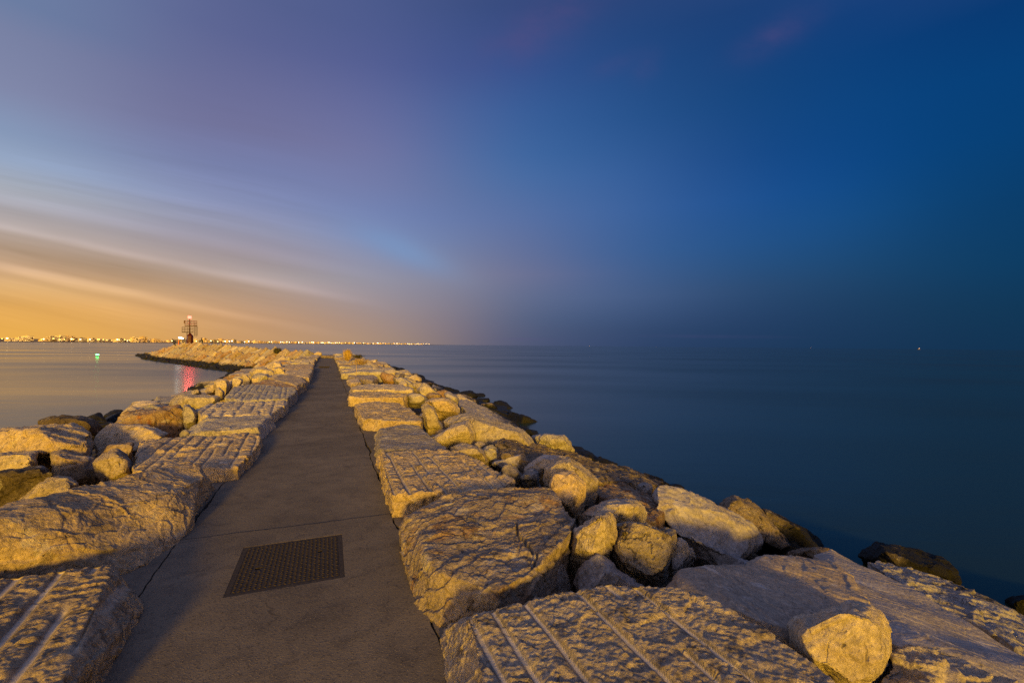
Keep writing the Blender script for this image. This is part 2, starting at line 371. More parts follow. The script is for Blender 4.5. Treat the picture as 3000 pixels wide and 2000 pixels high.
def glow(name, c, strength, sample=False):
    m, t, b = new_mat(name)
    b.inputs['Base Color'].default_value = c + (1,)
    b.inputs['Emission Color'].default_value = c + (1,); b.inputs['Emission Strength'].default_value = strength
    m.cycles.emission_sampling = 'FRONT' if sample else 'NONE'
    return m
M['iron'] = plain('rusted_cast_iron', (.034, .026, .021), .9, .1, .5, 40, .6)
M['pit'] = plain('dark_gap', (.012, .010, .009), 1.0)
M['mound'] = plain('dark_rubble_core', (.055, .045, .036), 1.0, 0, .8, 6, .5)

# ------------------------------------------------------------------ object helpers
def tag(o, label=None, cat=None, group=None, kind=None):
    if label: o['label'] = label
    if cat: o['category'] = cat
    if group: o['group'] = group
    if kind: o['kind'] = kind
    return o
def empty(name, loc, label, cat, group=None):
    o = bpy.data.objects.new(name, None); COL.objects.link(o); o.location = loc
    return tag(o, label, cat, group)
def link(name, me, mat=None, parent=None, loc=None):
    o = bpy.data.objects.new(name, me); COL.objects.link(o)
    if mat: me.materials.clear(); me.materials.append(mat)
    if parent: o.parent = parent
    if loc is not None: o.location = loc
    return o
def from_bm(bm, name):
    me = bpy.data.meshes.new(name); bm.to_mesh(me); bm.free(); return me
def vox(points, voxel, smooth=4, name='stone'):
    bm = bmesh.new()
    for p_ in points: bm.verts.new(p_)
    r = bmesh.ops.convex_hull(bm, input=bm.verts)
    junk = list({e for e in r['geom_interior'] + r['geom_unused'] if isinstance(e, bmesh.types.BMVert)})
    if junk: bmesh.ops.delete(bm, geom=junk, context='VERTS')
    me = from_bm(bm, name)
    o = bpy.data.objects.new('tmp', me); COL.objects.link(o)
    rm = o.modifiers.new('r', 'REMESH'); rm.mode = 'VOXEL'; rm.voxel_size = voxel
    if smooth:
        sm = o.modifiers.new('s', 'SMOOTH'); sm.iterations = smooth; sm.factor = .5
    dg = bpy.context.evaluated_depsgraph_get()
    ev = o.evaluated_get(dg); out = bpy.data.meshes.new_from_object(ev)
    bpy.data.objects.remove(o); bpy.data.meshes.remove(me)
    out.name = name
    return out
def get_co(me):
    n = len(me.vertices); a = np.empty(n * 3, np.float32); me.vertices.foreach_get('co', a); return a.reshape(n, 3).astype(np.float64)
def get_no(me):
    n = len(me.vertices); a = np.empty(n * 3, np.float32); me.vertices.foreach_get('normal', a); return a.reshape(n, 3).astype(np.float64)
def set_co(me, c): me.vertices.foreach_set('co', c.astype(np.float32).ravel()); me.update()
def shade(me): me.polygons.foreach_set('use_smooth', [True] * len(me.polygons))
def sstep(x, a, b):
    t_ = np.clip((x - a) / (b - a), 0, 1); return t_ * t_ * (3 - 2 * t_)
SEED = [0]
def roughen(me, big=None, mid=.012, fine=.004, groove=None, strata=0.0, chip=.012, wind=None, cuts=0, crack=None):
    """Displace a stone: wavy big form, chipped facets, broken face texture, drill grooves on the upper face."""
    SEED[0] += 1
    if big is None: big = .010 if groove else .03
    c = get_co(me); n = get_no(me)
    if cuts:                                   # split faces: flat planes cut across the stone
        rs = np.random.RandomState(SEED[0] * 7 + 3); ext = c.max(0) - c.min(0)
        for k in range(cuts):
            v = rs.normal(size=3) * (.55, .35, .5) + (0, -.8, .35); v /= np.linalg.norm(v)
            h = c @ v; lim = h.max() - rs.uniform(.02, .085) * float(np.abs(v) @ ext)
            c = c - np.outer(np.maximum(h - lim, 0) * .93, v)
        set_co(me, c); n = get_no(me)
    so_ = np.array([SEED[0] * 13.7, SEED[0] * 5.1, SEED[0] * 3.3])
    q_ = c + so_
    wv = np.stack([fbm(q_ * 1.3 + 5, 2), fbm(q_ * 1.3 + 25, 2), fbm(q_ * 1.3 + 55, 2)], 1)
    c2 = c + wv * big
    d = np.zeros(len(c))
    # chips: quantised low noise gives flat broken planes with little steps
    rs2 = np.random.RandomState(SEED[0] * 3 + 1); bv = rs2.normal(size=3) * (1, 1, .6); bv /= np.linalg.norm(bv)
    t_ = (q_ @ bv) * 5.0 + fbm(q_ * 2.2, 3) * 1.5
    fl = np.floor(t_); fr = t_ - fl
    d += chip * 1.3 * (fl + sstep(fr, .82, .96) - t_)
    up = sstep(n[:, 2], .45, .75)
    if wind is not None:                       # texture drawn out along one direction on the upper face
        w = np.array(wind); w = w / np.linalg.norm(w)
        al = q_ @ w
        qs = q_ * 7.5 - np.outer(al, w) * 7.5 * .68
    else: qs = q_ * 7.0
    patch = .35 + .65 * sstep(fbm(q_ * 1.9 + 40, 2), -.25, .35)
    wq = q_ + .05 * np.stack([fbm(q_ * 5 + 11, 2), fbm(q_ * 5 + 31, 2), fbm(q_ * 5 + 61, 2)], 1)
    fa_, e1 = facets(wq * (3.2, 3.2, 4.2)); fb_, e2 = facets(wq * (9.5, 9.5, 12.5) + 7.7)
    d += mid * 1.7 * fa_ * sstep(e1, .0, .06) + mid * .62 * fb_ * sstep(e2, .0, .10) * (.35 + .65 * patch)
    d += mid * .26 * (ridged(qs * 1.9 + .6 * fbm(q_ * 6, 2)[:, None], 4) - .5) * (0.5 + .5 * up) * patch
    d += fine * fbm(q_ * 42, 3)
    if crack is not None:
        w2 = c[:, :2] + .035 * np.stack([fbm(q_ * 5 + 3, 3), fbm(q_ * 5 + 33, 3)], 1)
        for (x0, y0), (x1, y1) in zip(crack, crack[1:]):
            v = np.array([x1 - x0, y1 - y0]); L2 = v @ v; tt = np.clip(((w2 - (x0, y0)) @ v) / L2, 0, 1)
            dist = np.linalg.norm(w2 - np.outer(tt, v) - (x0, y0), axis=1)
            d -= .045 * (1 - sstep(dist, .004, .016)) * up
    if strata: d += strata * np.sin((c[:, 2] + .1 * fbm(q_ * 2, 2)) * 60)
    if groove:
        gd = np.array(groove['dir'][:2]); gd = gd / np.linalg.norm(gd); pr = np.array([-gd[1], gd[0]])
        sp_ = groove.get('spacing', .16); wd = groove.get('width', .022) * .8; dp = groove.get('depth', .022) * .85
        al = c[:, :2] @ gd; x = c[:, :2] @ pr
        x = x + .005 * fbm(np.stack([al * 1.5, x * 0 + SEED[0], x * 1.2], 1), 2)
        g_ = x / sp_; idx = np.floor(g_ + .5)
        rs = np.random.RandomState(SEED[0] + 100)
        tab = rs.uniform(-.16, .16, 400); keep = rs.uniform(0, 1, 400)
        ii = (idx.astype(int) + 200) % 400
        dd = np.abs(g_ - idx - tab[ii]) * sp_
        along = fbm(np.stack([al * 1.6, idx * 7.7, idx * 0], 1), 2)
        k_ = (keep[ii] > groove.get('skip', .12)) * sstep(along + .18 * np.sin(idx * 12.9), -.36, -.14)
        prof_ = (1 - sstep(dd, wd * .45, wd * 1.5)) * k_ * up
        d = d * (1 - .92 * prof_) - dp * prof_
        at = me.attributes.new('fresh_cut', 'FLOAT', 'POINT'); at.data.foreach_set('value', prof_.astype(np.float32))
    out = c2 + n * d[:, None]
    if groove:                                 # ease the channel walls so that they run clean
        ne = len(me.edges); ed = np.empty(ne * 2, np.int32); me.edges.foreach_get('vertices', ed); ed = ed.reshape(ne, 2)
        deg = np.bincount(ed.ravel(), minlength=len(out)).astype(float)
        wgt = np.clip(prof_ * 4, 0, 1) * (1 - .5 * prof_); wgt = np.maximum(wgt, np.bincount(ed[:, 0], prof_[ed[:, 1]], len(out)) > .01)
        for _ in range(4):
            av = np.stack([(np.bincount(ed[:, 0], out[ed[:, 1], a], len(out)) + np.bincount(ed[:, 1], out[ed[:, 0], a], len(out))) / np.maximum(deg, 1) for a in range(3)], 1)
            out = out + (av - out) * (.6 * wgt)[:, None]
    set_co(me, out)
    shade(me)
def rock_obj(name, pts, mat, voxel, smooth, label, cat, group, crack=None, **kw):
    zmin = min(p_.z for p_ in pts); cx = sum(p_.x for p_ in pts) / len(pts); cy = sum(p_.y for p_ in pts) / len(pts)
    base = Vector((cx, cy, zmin))
    me = vox([p_ - base for p_ in pts], voxel, smooth, name)
    roughen(me, crack=None if crack is None else [(p_.x - base.x, p_.y - base.y) for p_ in crack], **kw)
    o = link(name, me, M[mat], None, base)
    tag(o, label, cat, group)
    return o

# ------------------------------------------------------------------ water, embankment, path
def water_mat():
    m, t, b = new_mat('sea_water')
    b.inputs['Base Color'].default_value = (.016, .034, .024, 1)
    b.inputs['Specular Tint'].default_value = (1, .98, .82, 1); b.inputs['Roughness'].default_value = .17; b.inputs['IOR'].default_value = 1.33
    geo = t.new('ShaderNodeNewGeometry')
    mp = t.new('ShaderNodeMapping'); mp.inputs['Scale'].default_value = (.35, 1.0, 1.0); mp.inputs['Rotation'].default_value = (0, 0, R(12))
    t.l.new(geo.outputs['Position'], mp.inputs[0])
    n = t.noise(mp.outputs[0], .55, 3, .5, .3); n2 = t.noise(mp.outputs[0], .06, 3, .5)
    t.l.new(t.rng(n2, .32, .68, .13, .29), b.inputs['Roughness'])
    bb = t.new('ShaderNodeBump'); bb.inputs['Strength'].default_value = .10; bb.inputs['Distance'].default_value = .25
    t.l.new(n, bb.inputs['Height']); t.l.new(bb.outputs[0], b.inputs['Normal'])
    return m
bm = bmesh.new()
S_ = 30000
bm.faces.new([bm.verts.new(v) for v in ((-S_, -S_, WATER), (S_, -S_, WATER), (S_, S_, WATER), (-S_, S_, WATER))])
tag(link('sea', from_bm(bm, 'sea'), water_mat()), 'calm dark sea smoothed by a long exposure', kind='structure')

# far arm of the jetty: crest line and harbour waterline
FD = Vector((-.734, .679, 0)); FN = Vector((.679, .734, 0))
CH0 = Vector((-24.5, 50.2, 0)); 
def crest_z(k): return .40 + .75 * min(max(k, 0), 46) / 46 if k < 50 else 1.15 - 2.6 * (k - 50) / 30
def mound(name, rows):
    bm = bmesh.new(); prev = None
    for row in rows:
        vs = [bm.verts.new(p_) for p_ in row]
        if prev:
            for i in range(len(vs) - 1): bm.faces.new((prev[i], prev[i + 1], vs[i + 1], vs[i]))
        prev = vs
    bmesh.ops.recalc_face_normals(bm, faces=bm.faces)
    o = link(name, from_bm(bm, name), M['mound']); tag(o, 'dark rubble core of the stone jetty under the blocks', kind='structure'); return o
TT = [-10.5, -7.8, -6, -4, -2.4, -1.5, 1.2, 1.8, 3, 4.5, 6, 7.4, 10]
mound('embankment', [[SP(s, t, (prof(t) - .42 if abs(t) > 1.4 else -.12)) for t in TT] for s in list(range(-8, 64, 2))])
rows = []
for k in range(-2, 92, 2):
    c = CH0 + FD * k; z = crest_z(k) - .35; sh = max(0, (k - 50) / 36.0)
    rows.append([c - FN * (7.2 - 3 * sh) + Vector((0, 0, -2.3)), c - FN * 5.2 * (1 - .6 * sh) + Vector((0, 0, -1.75)), c + Vector((0, 0, z)), c + FN * 5 + Vector((0, 0, z)), c + FN * 9 + Vector((0, 0, -2.2))])
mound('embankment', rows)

T0, T1 = -1.06, .56                         # the path's edges
def edge_noise(s, k, a=.016):
    v = pnoise(np.array([[s * 2.3, k * 9.1, 1.7], [s * 9, k * 5.0, 7.7]])); return a * (1.6 * v[0] + .9 * v[1])
def tl(s): return T0 + .20 * min(1, max(0, (s - 6) / 20)) + edge_noise(s, 1)
def tr(s): return T1 + edge_noise(s, 2)
def slab_sheet(name, outer, hole, z, thick, mat):
    loops = [outer] + ([hole] if hole else [])
    tri = geometry.tessellate_polygon([[Vector((p_.x, p_.y, 0)) for p_ in lp] for lp in loops])
    bm = bmesh.new(); flat = [p_ for lp in loops for p_ in lp]
    vs = [bm.verts.new((p_.x, p_.y, z)) for p_ in flat]; lo = [bm.verts.new((p_.x, p_.y, z - thick)) for p_ in flat]
    for a, b_, c in tri: bm.faces.new((vs[a], vs[b_], vs[c]))
    i0 = 0
    for lp in loops:
        n = len(lp)
        for i in range(n):
            a, b_ = i0 + i, i0 + (i + 1) % n
            bm.faces.new((vs[a], vs[b_], lo[b_], lo[a]))
        i0 += n
    bmesh.ops.recalc_face_normals(bm, faces=bm.faces)
    return link(name, from_bm(bm, name), mat)
JO = [-6.0, -2.1, 4.32, 10.7, 17.1, 23.5, 29.9, 36.3, 42.7, 49.1, 55.5, 61.0]
cov = [P(*q_) for q_ in ((723, 1598), (993, 1566), (1000, 1688), (668, 1742))]
cc = sum(cov, Vector()) / 4
cs, ct = TS(cc); CL, CW = .70, .66          # cover length along the path, width across it
def rect(s0, s1, t0, t1, z=0): return [SP(s0, t0, z), SP(s0, t1, z), SP(s1, t1, z), SP(s1, t0, z)]
cov2 = TS(P(950, 1075))
for i in range(len(JO) - 1):
    a, b_ = JO[i], JO[i + 1]
    gap = .013
    n = int((b_ - a) / .06)
    def je(t, k): return edge_noise(t * 1.3, 40 + k, .010)
    left = [SP(a + gap + (b_ - a - 2 * gap) * j / n, tl(a + (b_ - a) * j / n)) for j in range(n + 1)]
    right = [SP(a + gap + (b_ - a - 2 * gap) * j / n, tr(a + (b_ - a) * j / n)) for j in range(n + 1)]
    m_ = 24
    far_ = [SP(b_ - gap + je(tl(b_) + (tr(b_) - tl(b_)) * j / m_, i + 1), tl(b_) + (tr(b_) - tl(b_)) * j / m_) for j in range(1, m_)]
    near = [SP(a + gap + je(tr(a) - (tr(a) - tl(a)) * j / m_, i), tr(a) - (tr(a) - tl(a)) * j / m_) for j in range(1, m_)]
    outer = left + far_ + right[::-1] + near
    hole = None
    if a < cs < b_: hole = rect(cs - CL / 2 - .02, cs + CL / 2 + .02, ct - CW / 2 - .02, ct + CW / 2 + .02)
    o = slab_sheet('path', outer, hole, -.006 * i, .10, M['concrete'])
    tag(o, 'worn brown concrete path running out along the jetty', kind='structure')
# cement run in between the path slab and the blocks
ss_ = [-6 + .08 * i for i in range(int(67 / .08))]
def gapw(s_, k): return .014 + .022 * max(0, edge_noise(s_ * .6, k, 1.0))
for lft in (True, False):
    if lft: ring = [SP(s_, -1.75) for s_ in ss_[::8]] + [SP(s_, tl(s_) - gapw(s_, 5)) for s_ in ss_[::-1]]
    else: ring = [SP(s_, tr(s_) + gapw(s_, 6)) for s_ in ss_] + [SP(s_, 1.2) for s_ in ss_[::-8]]
    o = slab_sheet('pavement', ring, None, -.012, .08, M['concrete'])
    tag(o, 'rough cement fill beside the path under the blocks', kind='structure')

def manhole(s, t, L_, W_, z, label, detail=True):
    e = empty('manhole_cover', SP(s, t, z - .05), label, 'manhole cover')
    e.rotation_euler = (0, 0, AZ)
    def bx(bm, x0, x1, y0, y1, z0, z1):
        v = [bm.verts.new(q_) for q_ in ((x0, y0, z0), (x1, y0, z0), (x1, y1, z0), (x0, y1, z0), (x0, y0, z1), (x1, y0, z1), (x1, y1, z1), (x0, y1, z1))]
        for f in ((3, 2, 1, 0), (4, 5, 6, 7), (0, 1, 5, 4), (1, 2, 6, 5), (2, 3, 7, 6), (3, 0, 4, 7)): bm.faces.new([v[i] for i in f])
    # frame: four bars round the lid
    bm = bmesh.new(); w, l = W_ / 2, L_ / 2
    for x0, x1, y0, y1 in ((-w - .018, -w + .012, -l - .018, l + .018), (w - .012, w + .018, -l - .018, l + .018), (-w + .012, w - .012, -l - .018, -l + .012), (-w + .012, w - .012, l - .012, l + .018)):
        bx(bm, x0, x1, y0, y1, 0.0, .0465)
    link('frame', from_bm(bm, 'frame'), M['iron'], e)
    bm = bmesh.new(); w -= .014; l -= .014
    # lid plate with two lifting holes, as a grid that leaves the holes open
    holes = [(-.20, -.03), (.19, .10)] if detail else []
    nx = ny = 40 if detail else 4
    zt = .0455
    gv = [[bm.verts.new((-w + 2 * w * i / nx, -l + 2 * l * j / ny, zt)) for j in range(ny + 1)] for i in range(nx + 1)]
    for i in range(nx):
        for j in range(ny):
            x = -w + 2 * w * (i + .5) / nx; y = -l + 2 * l * (j + .5) / ny
            if any((x - hx) ** 2 + (y - hy) ** 2 < .019 ** 2 for hx, hy in holes): continue
            bm.faces.new((gv[i][j], gv[i + 1][j], gv[i + 1][j + 1], gv[i][j + 1]))
    bmesh.ops.delete(bm, geom=[v for v in bm.verts if not v.link_faces], context='VERTS')
    r_ = bmesh.ops.extrude_face_region(bm, geom=list(bm.faces))
    for v in [q_ for q_ in r_['geom'] if isinstance(q_, bmesh.types.BMVert)]: v.co.z -= .03
    if detail:                               # raised tread: short bars laid crosswise
        st_ = .0285; k = 0
        ni, nj = int(2 * w / st_), int(2 * l / st_)
        for i in range(ni):
            for j in range(nj):
                x = -w + (i + .5) * 2 * w / ni; y = -l + (j + .5) * 2 * l / nj
                if any((x - hx) ** 2 + (y - hy) ** 2 < .034 ** 2 for hx, hy in holes): continue
                a = R(45) if (i + j) % 2 else R(-45); hl, hw = .0135, .0048
                c_, s_ = math.cos(a), math.sin(a)
                bot = [bm.verts.new((x + u * c_ - v * s_, y + u * s_ + v * c_, zt - .001)) for u, v in ((-hl, 0), (0, -hw), (hl, 0), (0, hw))]
                top = [bm.verts.new((x + u * c_ - v * s_, y + u * s_ + v * c_, zt + .005)) for u, v in ((-hl * .6, 0), (0, -hw * .5), (hl * .6, 0), (0, hw * .5))]
                bm.faces.new(top)
                for q_ in range(4): bm.faces.new((bot[q_], bot[(q_ + 1) % 4], top[(q_ + 1) % 4], top[q_]))
    bmesh.ops.recalc_face_normals(bm, faces=bm.faces)
    link('lid', from_bm(bm, 'lid'), M['iron'], e)
    bm = bmesh.new(); bx(bm, -w, w, -l, l, -.05, -.045)
    link('pit_floor', from_bm(bm, 'pit_floor'), M['pit'], e)
    return e
manhole(cs, ct, CL, CW, -.0035, 'large rusty tread plate cover with two lifting holes in the near path slab')
manhole(cov2[0], cov2[1], .6, .6, .045, 'small dark square cover far down the middle of the path', False)

# ------------------------------------------------------------------ hand-placed stones
def vsize(y): return min(.05, max(.0095, .0042 * y))
GL, GR = 'blocks edging the path on the harbour side', 'blocks edging the path on the open sea side'
BL, BR = 'boulders on the harbour slope', 'boulders on the open sea slope'
def slab(label, top, z, base=(), mat='pale', group=GR, groove=None, zb=-.28, grow=1.03, cat='stone block', name='stone_block', **kw):
    """top: [(crop, x, y[, z])...] the upper face as seen; base: points where its foot meets the ground."""
    pts = []
    for c, *q_ in top:
        u, v = px(c, [q_[:2]])[0]; zz = q_[2] if len(q_) > 2 else z
        pts.append(P(u, v, zz) if zz != 'h' else hit(u, v, z))
    ctr = sum(pts, Vector()) / len(pts)
    bot = [Vector((ctr.x + (p_.x - ctr.x) * grow, ctr.y + (p_.y - ctr.y) * grow, zb if zb < min(p_.z - .15 for p_ in pts) else p_.z - .45)) for p_ in pts]
    for c, x, y, zz in base:
        u, v = px(c, [(x, y)])[0]; b_ = P(u, v, zz); b_ += Vector((b_.x - ctr.x, b_.y - ctr.y, 0)).normalized() * .03; bot.append(b_); bot.append(b_ + Vector((0, 0, -.25)))
    gk = None
    if groove:
        (c, x0, y0), (_, x1, y1) = groove[0], groove[1]
        a = P(*px(c, [(x0, y0)])[0], z); b_ = P(*px(c, [(x1, y1)])[0], z)
        gk = dict(dir=b_ - a); gk.update(groove[2] if len(groove) > 2 else {})
    if 'crack' in kw: kw['crack'] = [P(*px(c, [(x, y)])[0], z) for c, x, y in kw['crack']]
    ymin = max(1.7, min(p_.y for p_ in pts))
    return rock_obj(name, pts + bot, mat, max(.0056, min(.05, .0023 * ymin)), kw.pop('smooth', 5), label, cat, group, groove=gk, **kw)
def boulder(label, crop, outline, thick=None, y=None, mat='pale', group=BR, peak=(0, 0), front=.62, back=.72, name='boulder', sink=.35, **kw):
    kw.setdefault('mid', .015); kw.setdefault('fine', .0055)
    pts2 = px(crop, outline)
    us = [q_[0] for q_ in pts2]; vs = [q_[1] for q_ in pts2]
    i = max(range(len(vs)), key=lambda j: vs[j])
    y0 = y if y else hit(us[i], vs[i], .05).y
    wd = (max(us) - min(us)) / FPX * y0
    th = thick if thick else .8 * wd
    yc = y0 + .30 * th
    cu = sum(us) / len(us); cv = sum(vs) / len(vs); k = CROP[crop][2]
    fu, fv = cu + peak[0] / k, cv + peak[1] / k
    pts = [PY(u, v, yc) for u, v in pts2]
    pts += [PY(fu + (u - cu) * front, fv + (v - cv) * front, yc - th * .5) for u, v in pts2]
    pts += [PY(cu + (u - cu) * back, cv + (v - cv) * back * .9, yc + th * .5) for u, v in pts2]
    zb = min(p_.z for p_ in pts)
    low = [p_ for p_ in pts if p_.z < zb + .35 * (max(q_.z for q_ in pts) - zb)]
    pts += [p_ + Vector((0, .1 * th, -sink * (.3 + .3 * wd))) for p_ in low]
    return rock_obj(name, pts, mat, vsize(y0), kw.pop('smooth', 1), label, 'boulder', group, cuts=kw.pop('cuts', 7), **kw)

# --- harbour side, beside the path
slab('grooved limestone block in the near left corner beside the path', [('H', 1085, 175), ('H', 1010, 400), ('H', 930, 640), ('H', 690, 1010), ('H', 560, 1344), ('H', 450, 1700), ('H', -900, 1700), ('H', -900, 420), ('H', 0, 325), ('H', 430, 268), ('H', 900, 205)],
     .22, [('H', 1375, 590, 0), ('H', 1100, 960, 0), ('H', 850, 1344, 0), ('H', 640, 1700, 0)], group=GL,
     groove=(('H', 0, 980), ('H', 560, 330), dict(spacing=.17, width=.028, depth=.024, skip=.15)), mid=.0065, fine=.005, chip=.009, mat='crust', zb=-.2, grow=1.0, wind=(1, .4, 0))
slab('long sloping boulder without grooves at the left edge of the path', [('A', -900, 1330, .48), ('A', 0, 1190, .45), ('A', 250, 1020, .44), ('A', 900, 830, .42), ('A', 1500, 690, .36), ('A', 1790, 655, .30), ('A', 1900, 760, .25),
     ('A', 1500, 1000, .27), ('A', 900, 1170, .27), ('A', 200, 1330, .30), ('A', -900, 1500, .3)], .3,
     [('A', 1955, 885, 0), ('A', 1740, 1080, 0), ('A', 1600, 1375, 0), ('A', 1400, 1500, 0), ('H', 1200, 235, 0), ('H', 500, 330, 0), ('H', -900, 480, 0)], group=GL, mat='pale', zb=-.25, grow=.96,
     big=.05, mid=.007, chip=.013, fine=.0025, wind=(1, -.25, 0))
slab('square block with many fine parallel grooves, left of the first path joint', [('A', 1290, 432), ('A', 1215, 715), ('A', 1500, 668), ('A', 1880, 675), ('B', 515, 955), ('B', 680, 780), ('B', 690, 730), ('B', 560, 690), ('A', 1850, 385)], .14,
     [('B', 692, 790, 0), ('B', 512, 1035, 0), ('B', 310, 1065, 0)], group=GL, groove=(('A', 1330, 640), ('A', 1600, 430), dict(spacing=.14, width=.020, depth=.028, skip=.02)), mid=.012, chip=.008)
slab('plain flat topped block behind the finely grooved block', [('B', 285, 565), ('B', 480, 545), ('B', 760, 545), ('B', 765, 580), ('B', 655, 655), ('B', 225, 692)], .2,
     [('B', 787, 660, 0), ('B', 690, 748, 0), ('B', 100, 725, 0)], group=GL, mat='grey', mid=.007, chip=.007)
slab('block with dark drill slots across its top, left of the path', [('B', 195, 520), ('B', 300, 470), ('B', 560, 445), ('B', 740, 440), ('B', 895, 442), ('B', 880, 480), ('B', 755, 555), ('B', 255, 562)], .22,
     [('B', 905, 500, 0), ('B', 785, 590, 0)], group=GL, groove=(('B', 530, 540), ('B', 590, 460), dict(spacing=.2, width=.03, depth=.045)), mid=.012)
slab('closely grooved block below the rust pooled slab', [('B', 410, 425), ('B', 480, 345), ('B', 620, 325), ('B', 940, 350), ('B', 968, 380), ('B', 890, 432), ('B', 540, 446)], .26,
     [('B', 972, 400, 0), ('B', 905, 475, 0)], group=GL, groove=(('B', 560, 440), ('B', 640, 345), dict(spacing=.15, width=.022, depth=.03, skip=.02)), mat='grey', mid=.012)
slab('brown slab with an orange rust pool on top', [('B', 610, 322), ('B', 720, 290), ('B', 900, 296), ('B', 990, 335), ('B', 975, 356), ('B', 760, 348)], .24, [('B', 985, 368, 0)], group=GL, mat='rusty')
slab('smooth rounded grey block jutting toward the path', [('B', 745, 270), ('B', 860, 255), ('B', 985, 262), ('B', 1035, 310), ('B', 960, 335), ('B', 830, 300)], .28, [('B', 1042, 325, 0), ('B', 985, 362, 0)], group=GL, mat='smooth')
slab('pale ridged block bordering the path beyond the rounded grey one', [('B', 870, 240), ('B', 890, 210), ('B', 1085, 196), ('B', 1085, 222), ('B', 1060, 270), ('B', 960, 262)], .28, [('B', 1066, 292, 0)], group=GL)
slab('low block with a bright left end near the narrowing path', [('B', 865, 205), ('B', 880, 180), ('B', 1000, 170), ('B', 1095, 175), ('B', 1090, 200), ('B', 900, 214)], .32, [('B', 1096, 208, 0)], group=GL)

# --- harbour slope boulders
boulder('broad flat boulder at the left frame edge over the dark hollow', 'A', [(-500, 420), (0, 330), (300, 300), (560, 280), (700, 300), (835, 370), (850, 480), (750, 560), (560, 520), (0, 545), (-500, 560)], 1.9, mat='pale', group=BL, peak=(0, 30), front=.85, y=6.2, mid=.022, chip=.014, fine=.007)
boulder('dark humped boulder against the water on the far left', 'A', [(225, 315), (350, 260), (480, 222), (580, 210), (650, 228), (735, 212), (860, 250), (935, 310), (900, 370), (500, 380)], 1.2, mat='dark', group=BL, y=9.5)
boulder('angular flat topped stone with a golden front face', 'A', [(858, 440), (900, 370), (1000, 275), (1300, 285), (1470, 340), (1560, 385), (1240, 440), (1225, 480), (880, 540)], 1.3, mat='pale', group=BL, peak=(-30, 50), front=.8, y=7.4, mid=.016, fine=.007)
boulder('orange lichen covered block behind the angular flat stone', 'A', [(925, 320), (1000, 210), (1180, 180), (1330, 155), (1640, 115), (1735, 170), (1745, 240), (1650, 350), (1560, 380), (1300, 300)], 1.5, mat='rusty', group=BL, y=8.9, front=.85, peak=(10, 30), mid=.026, chip=.02, fine=.008)
boulder('small bright stone tucked behind the orange lichen block', 'A', [(1115, 185), (1150, 135), (1190, 122), (1340, 150), (1340, 240), (1150, 260)], .7, group=BL, y=10.2)
boulder('shadowed grey stone beside the dark gap', 'A', [(1640, 150), (1690, 105), (1740, 115), (1815, 190), (1800, 300), (1710, 350), (1650, 300)], .9, mat='grey', group=BL, y=8.7)
boulder('bright golden slab at the water edge left of the grooved blocks', 'B', [(-40, 440), (-5, 400), (20, 395), (340, 405), (390, 420), (380, 455), (180, 508), (140, 480), (0, 488)], 1.2, group=BL, y=11.6, peak=(-10, 15))
boulder('sharp ridged stone with one golden and one dark face', 'A', [(405, 620), (450, 545), (555, 508), (720, 575), (870, 600), (885, 770), (800, 850), (430, 800)], .9, group=BL, peak=(-90, 20), front=.35, mat='brown', y=5.6)
boulder('rounded pale stone in front of the grooved block', 'A', [(832, 655), (900, 595), (1000, 530), (1075, 505), (1150, 545), (1200, 610), (1200, 715), (1080, 760), (960, 795), (880, 760)], .75, mat='brown', group=BL, y=5.2)
boulder('wedge stone wedged under the angular flat stone', 'A', [(868, 585), (1000, 455), (1060, 480), (1230, 455), (1225, 560), (1190, 640), (900, 640)], .7, mat='brown', group=BL, y=6.3)
boulder('squat stone low at the left frame edge with lit face', 'A', [(-400, 600), (0, 555), (340, 540), (365, 690), (0, 745), (-400, 760)], .9, mat='pale', group=BL, y=5.5)
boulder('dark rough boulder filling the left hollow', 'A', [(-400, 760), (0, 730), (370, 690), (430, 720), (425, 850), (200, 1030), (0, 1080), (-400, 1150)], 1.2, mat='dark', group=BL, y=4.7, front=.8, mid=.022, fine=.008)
boulder('grey wedge boulder lying behind the long sloping boulder', 'A', [(215, 980), (380, 800), (520, 770), (630, 775), (720, 840), (640, 960), (350, 1080), (200, 1060)], .9, mat='grey', group=BL, y=4.5, peak=(-60, 20))
boulder('tall rounded golden boulder on the left waterline', 'B', [(325, 350), (335, 300), (385, 278), (435, 282), (455, 320), (440, 370), (400, 410), (330, 410)], .9, group=BL, y=15.5)
boulder('round golden boulder right of the tall rounded one', 'B', [(455, 300), (490, 270), (540, 275), (556, 305), (530, 345), (445, 390)], .9, group=BL, y=16)
boulder('small pale stone behind the round golden boulder', 'B', [(525, 265), (575, 250), (612, 290), (605, 325), (550, 330)], .8, group=BL, y=17.5)
boulder('grey banded boulder left of the smooth rounded block', 'B', [(615, 260), (650, 238), (740, 245), (765, 275), (745, 310), (620, 322)], 1.2, mat='grey', group=BL, y=17.5)
boulder('low flat golden stone at the left waterline', 'B', [(240, 375), (290, 340), (335, 325), (340, 370), (300, 385)], 1.1, group=BL, y=15.8)
boulder('small golden stone on the left waterline', 'B', [(150, 385), (175, 372), (225, 375), (240, 390), (160, 398)], .8, group=BL, y=14.8)
boulder('small stone sheltering before the tall golden boulder', 'B', [(330, 400), (345, 355), (375, 345), (405, 385), (400, 420), (340, 425)], .5, group=BL, y=14.2)
boulder('pale broken boulder under the black shadowed slab', 'B', [(720, 205), (740, 175), (800, 152), (850, 165), (862, 205), (820, 225), (740, 225)], 1.5, group=BL, y=24)
boulder('cracked pale boulder near the foot of the leaning slabs', 'B', [(780, 235), (800, 205), (840, 195), (880, 235), (850, 250), (800, 250)], 1.3, group=BL, y=21)
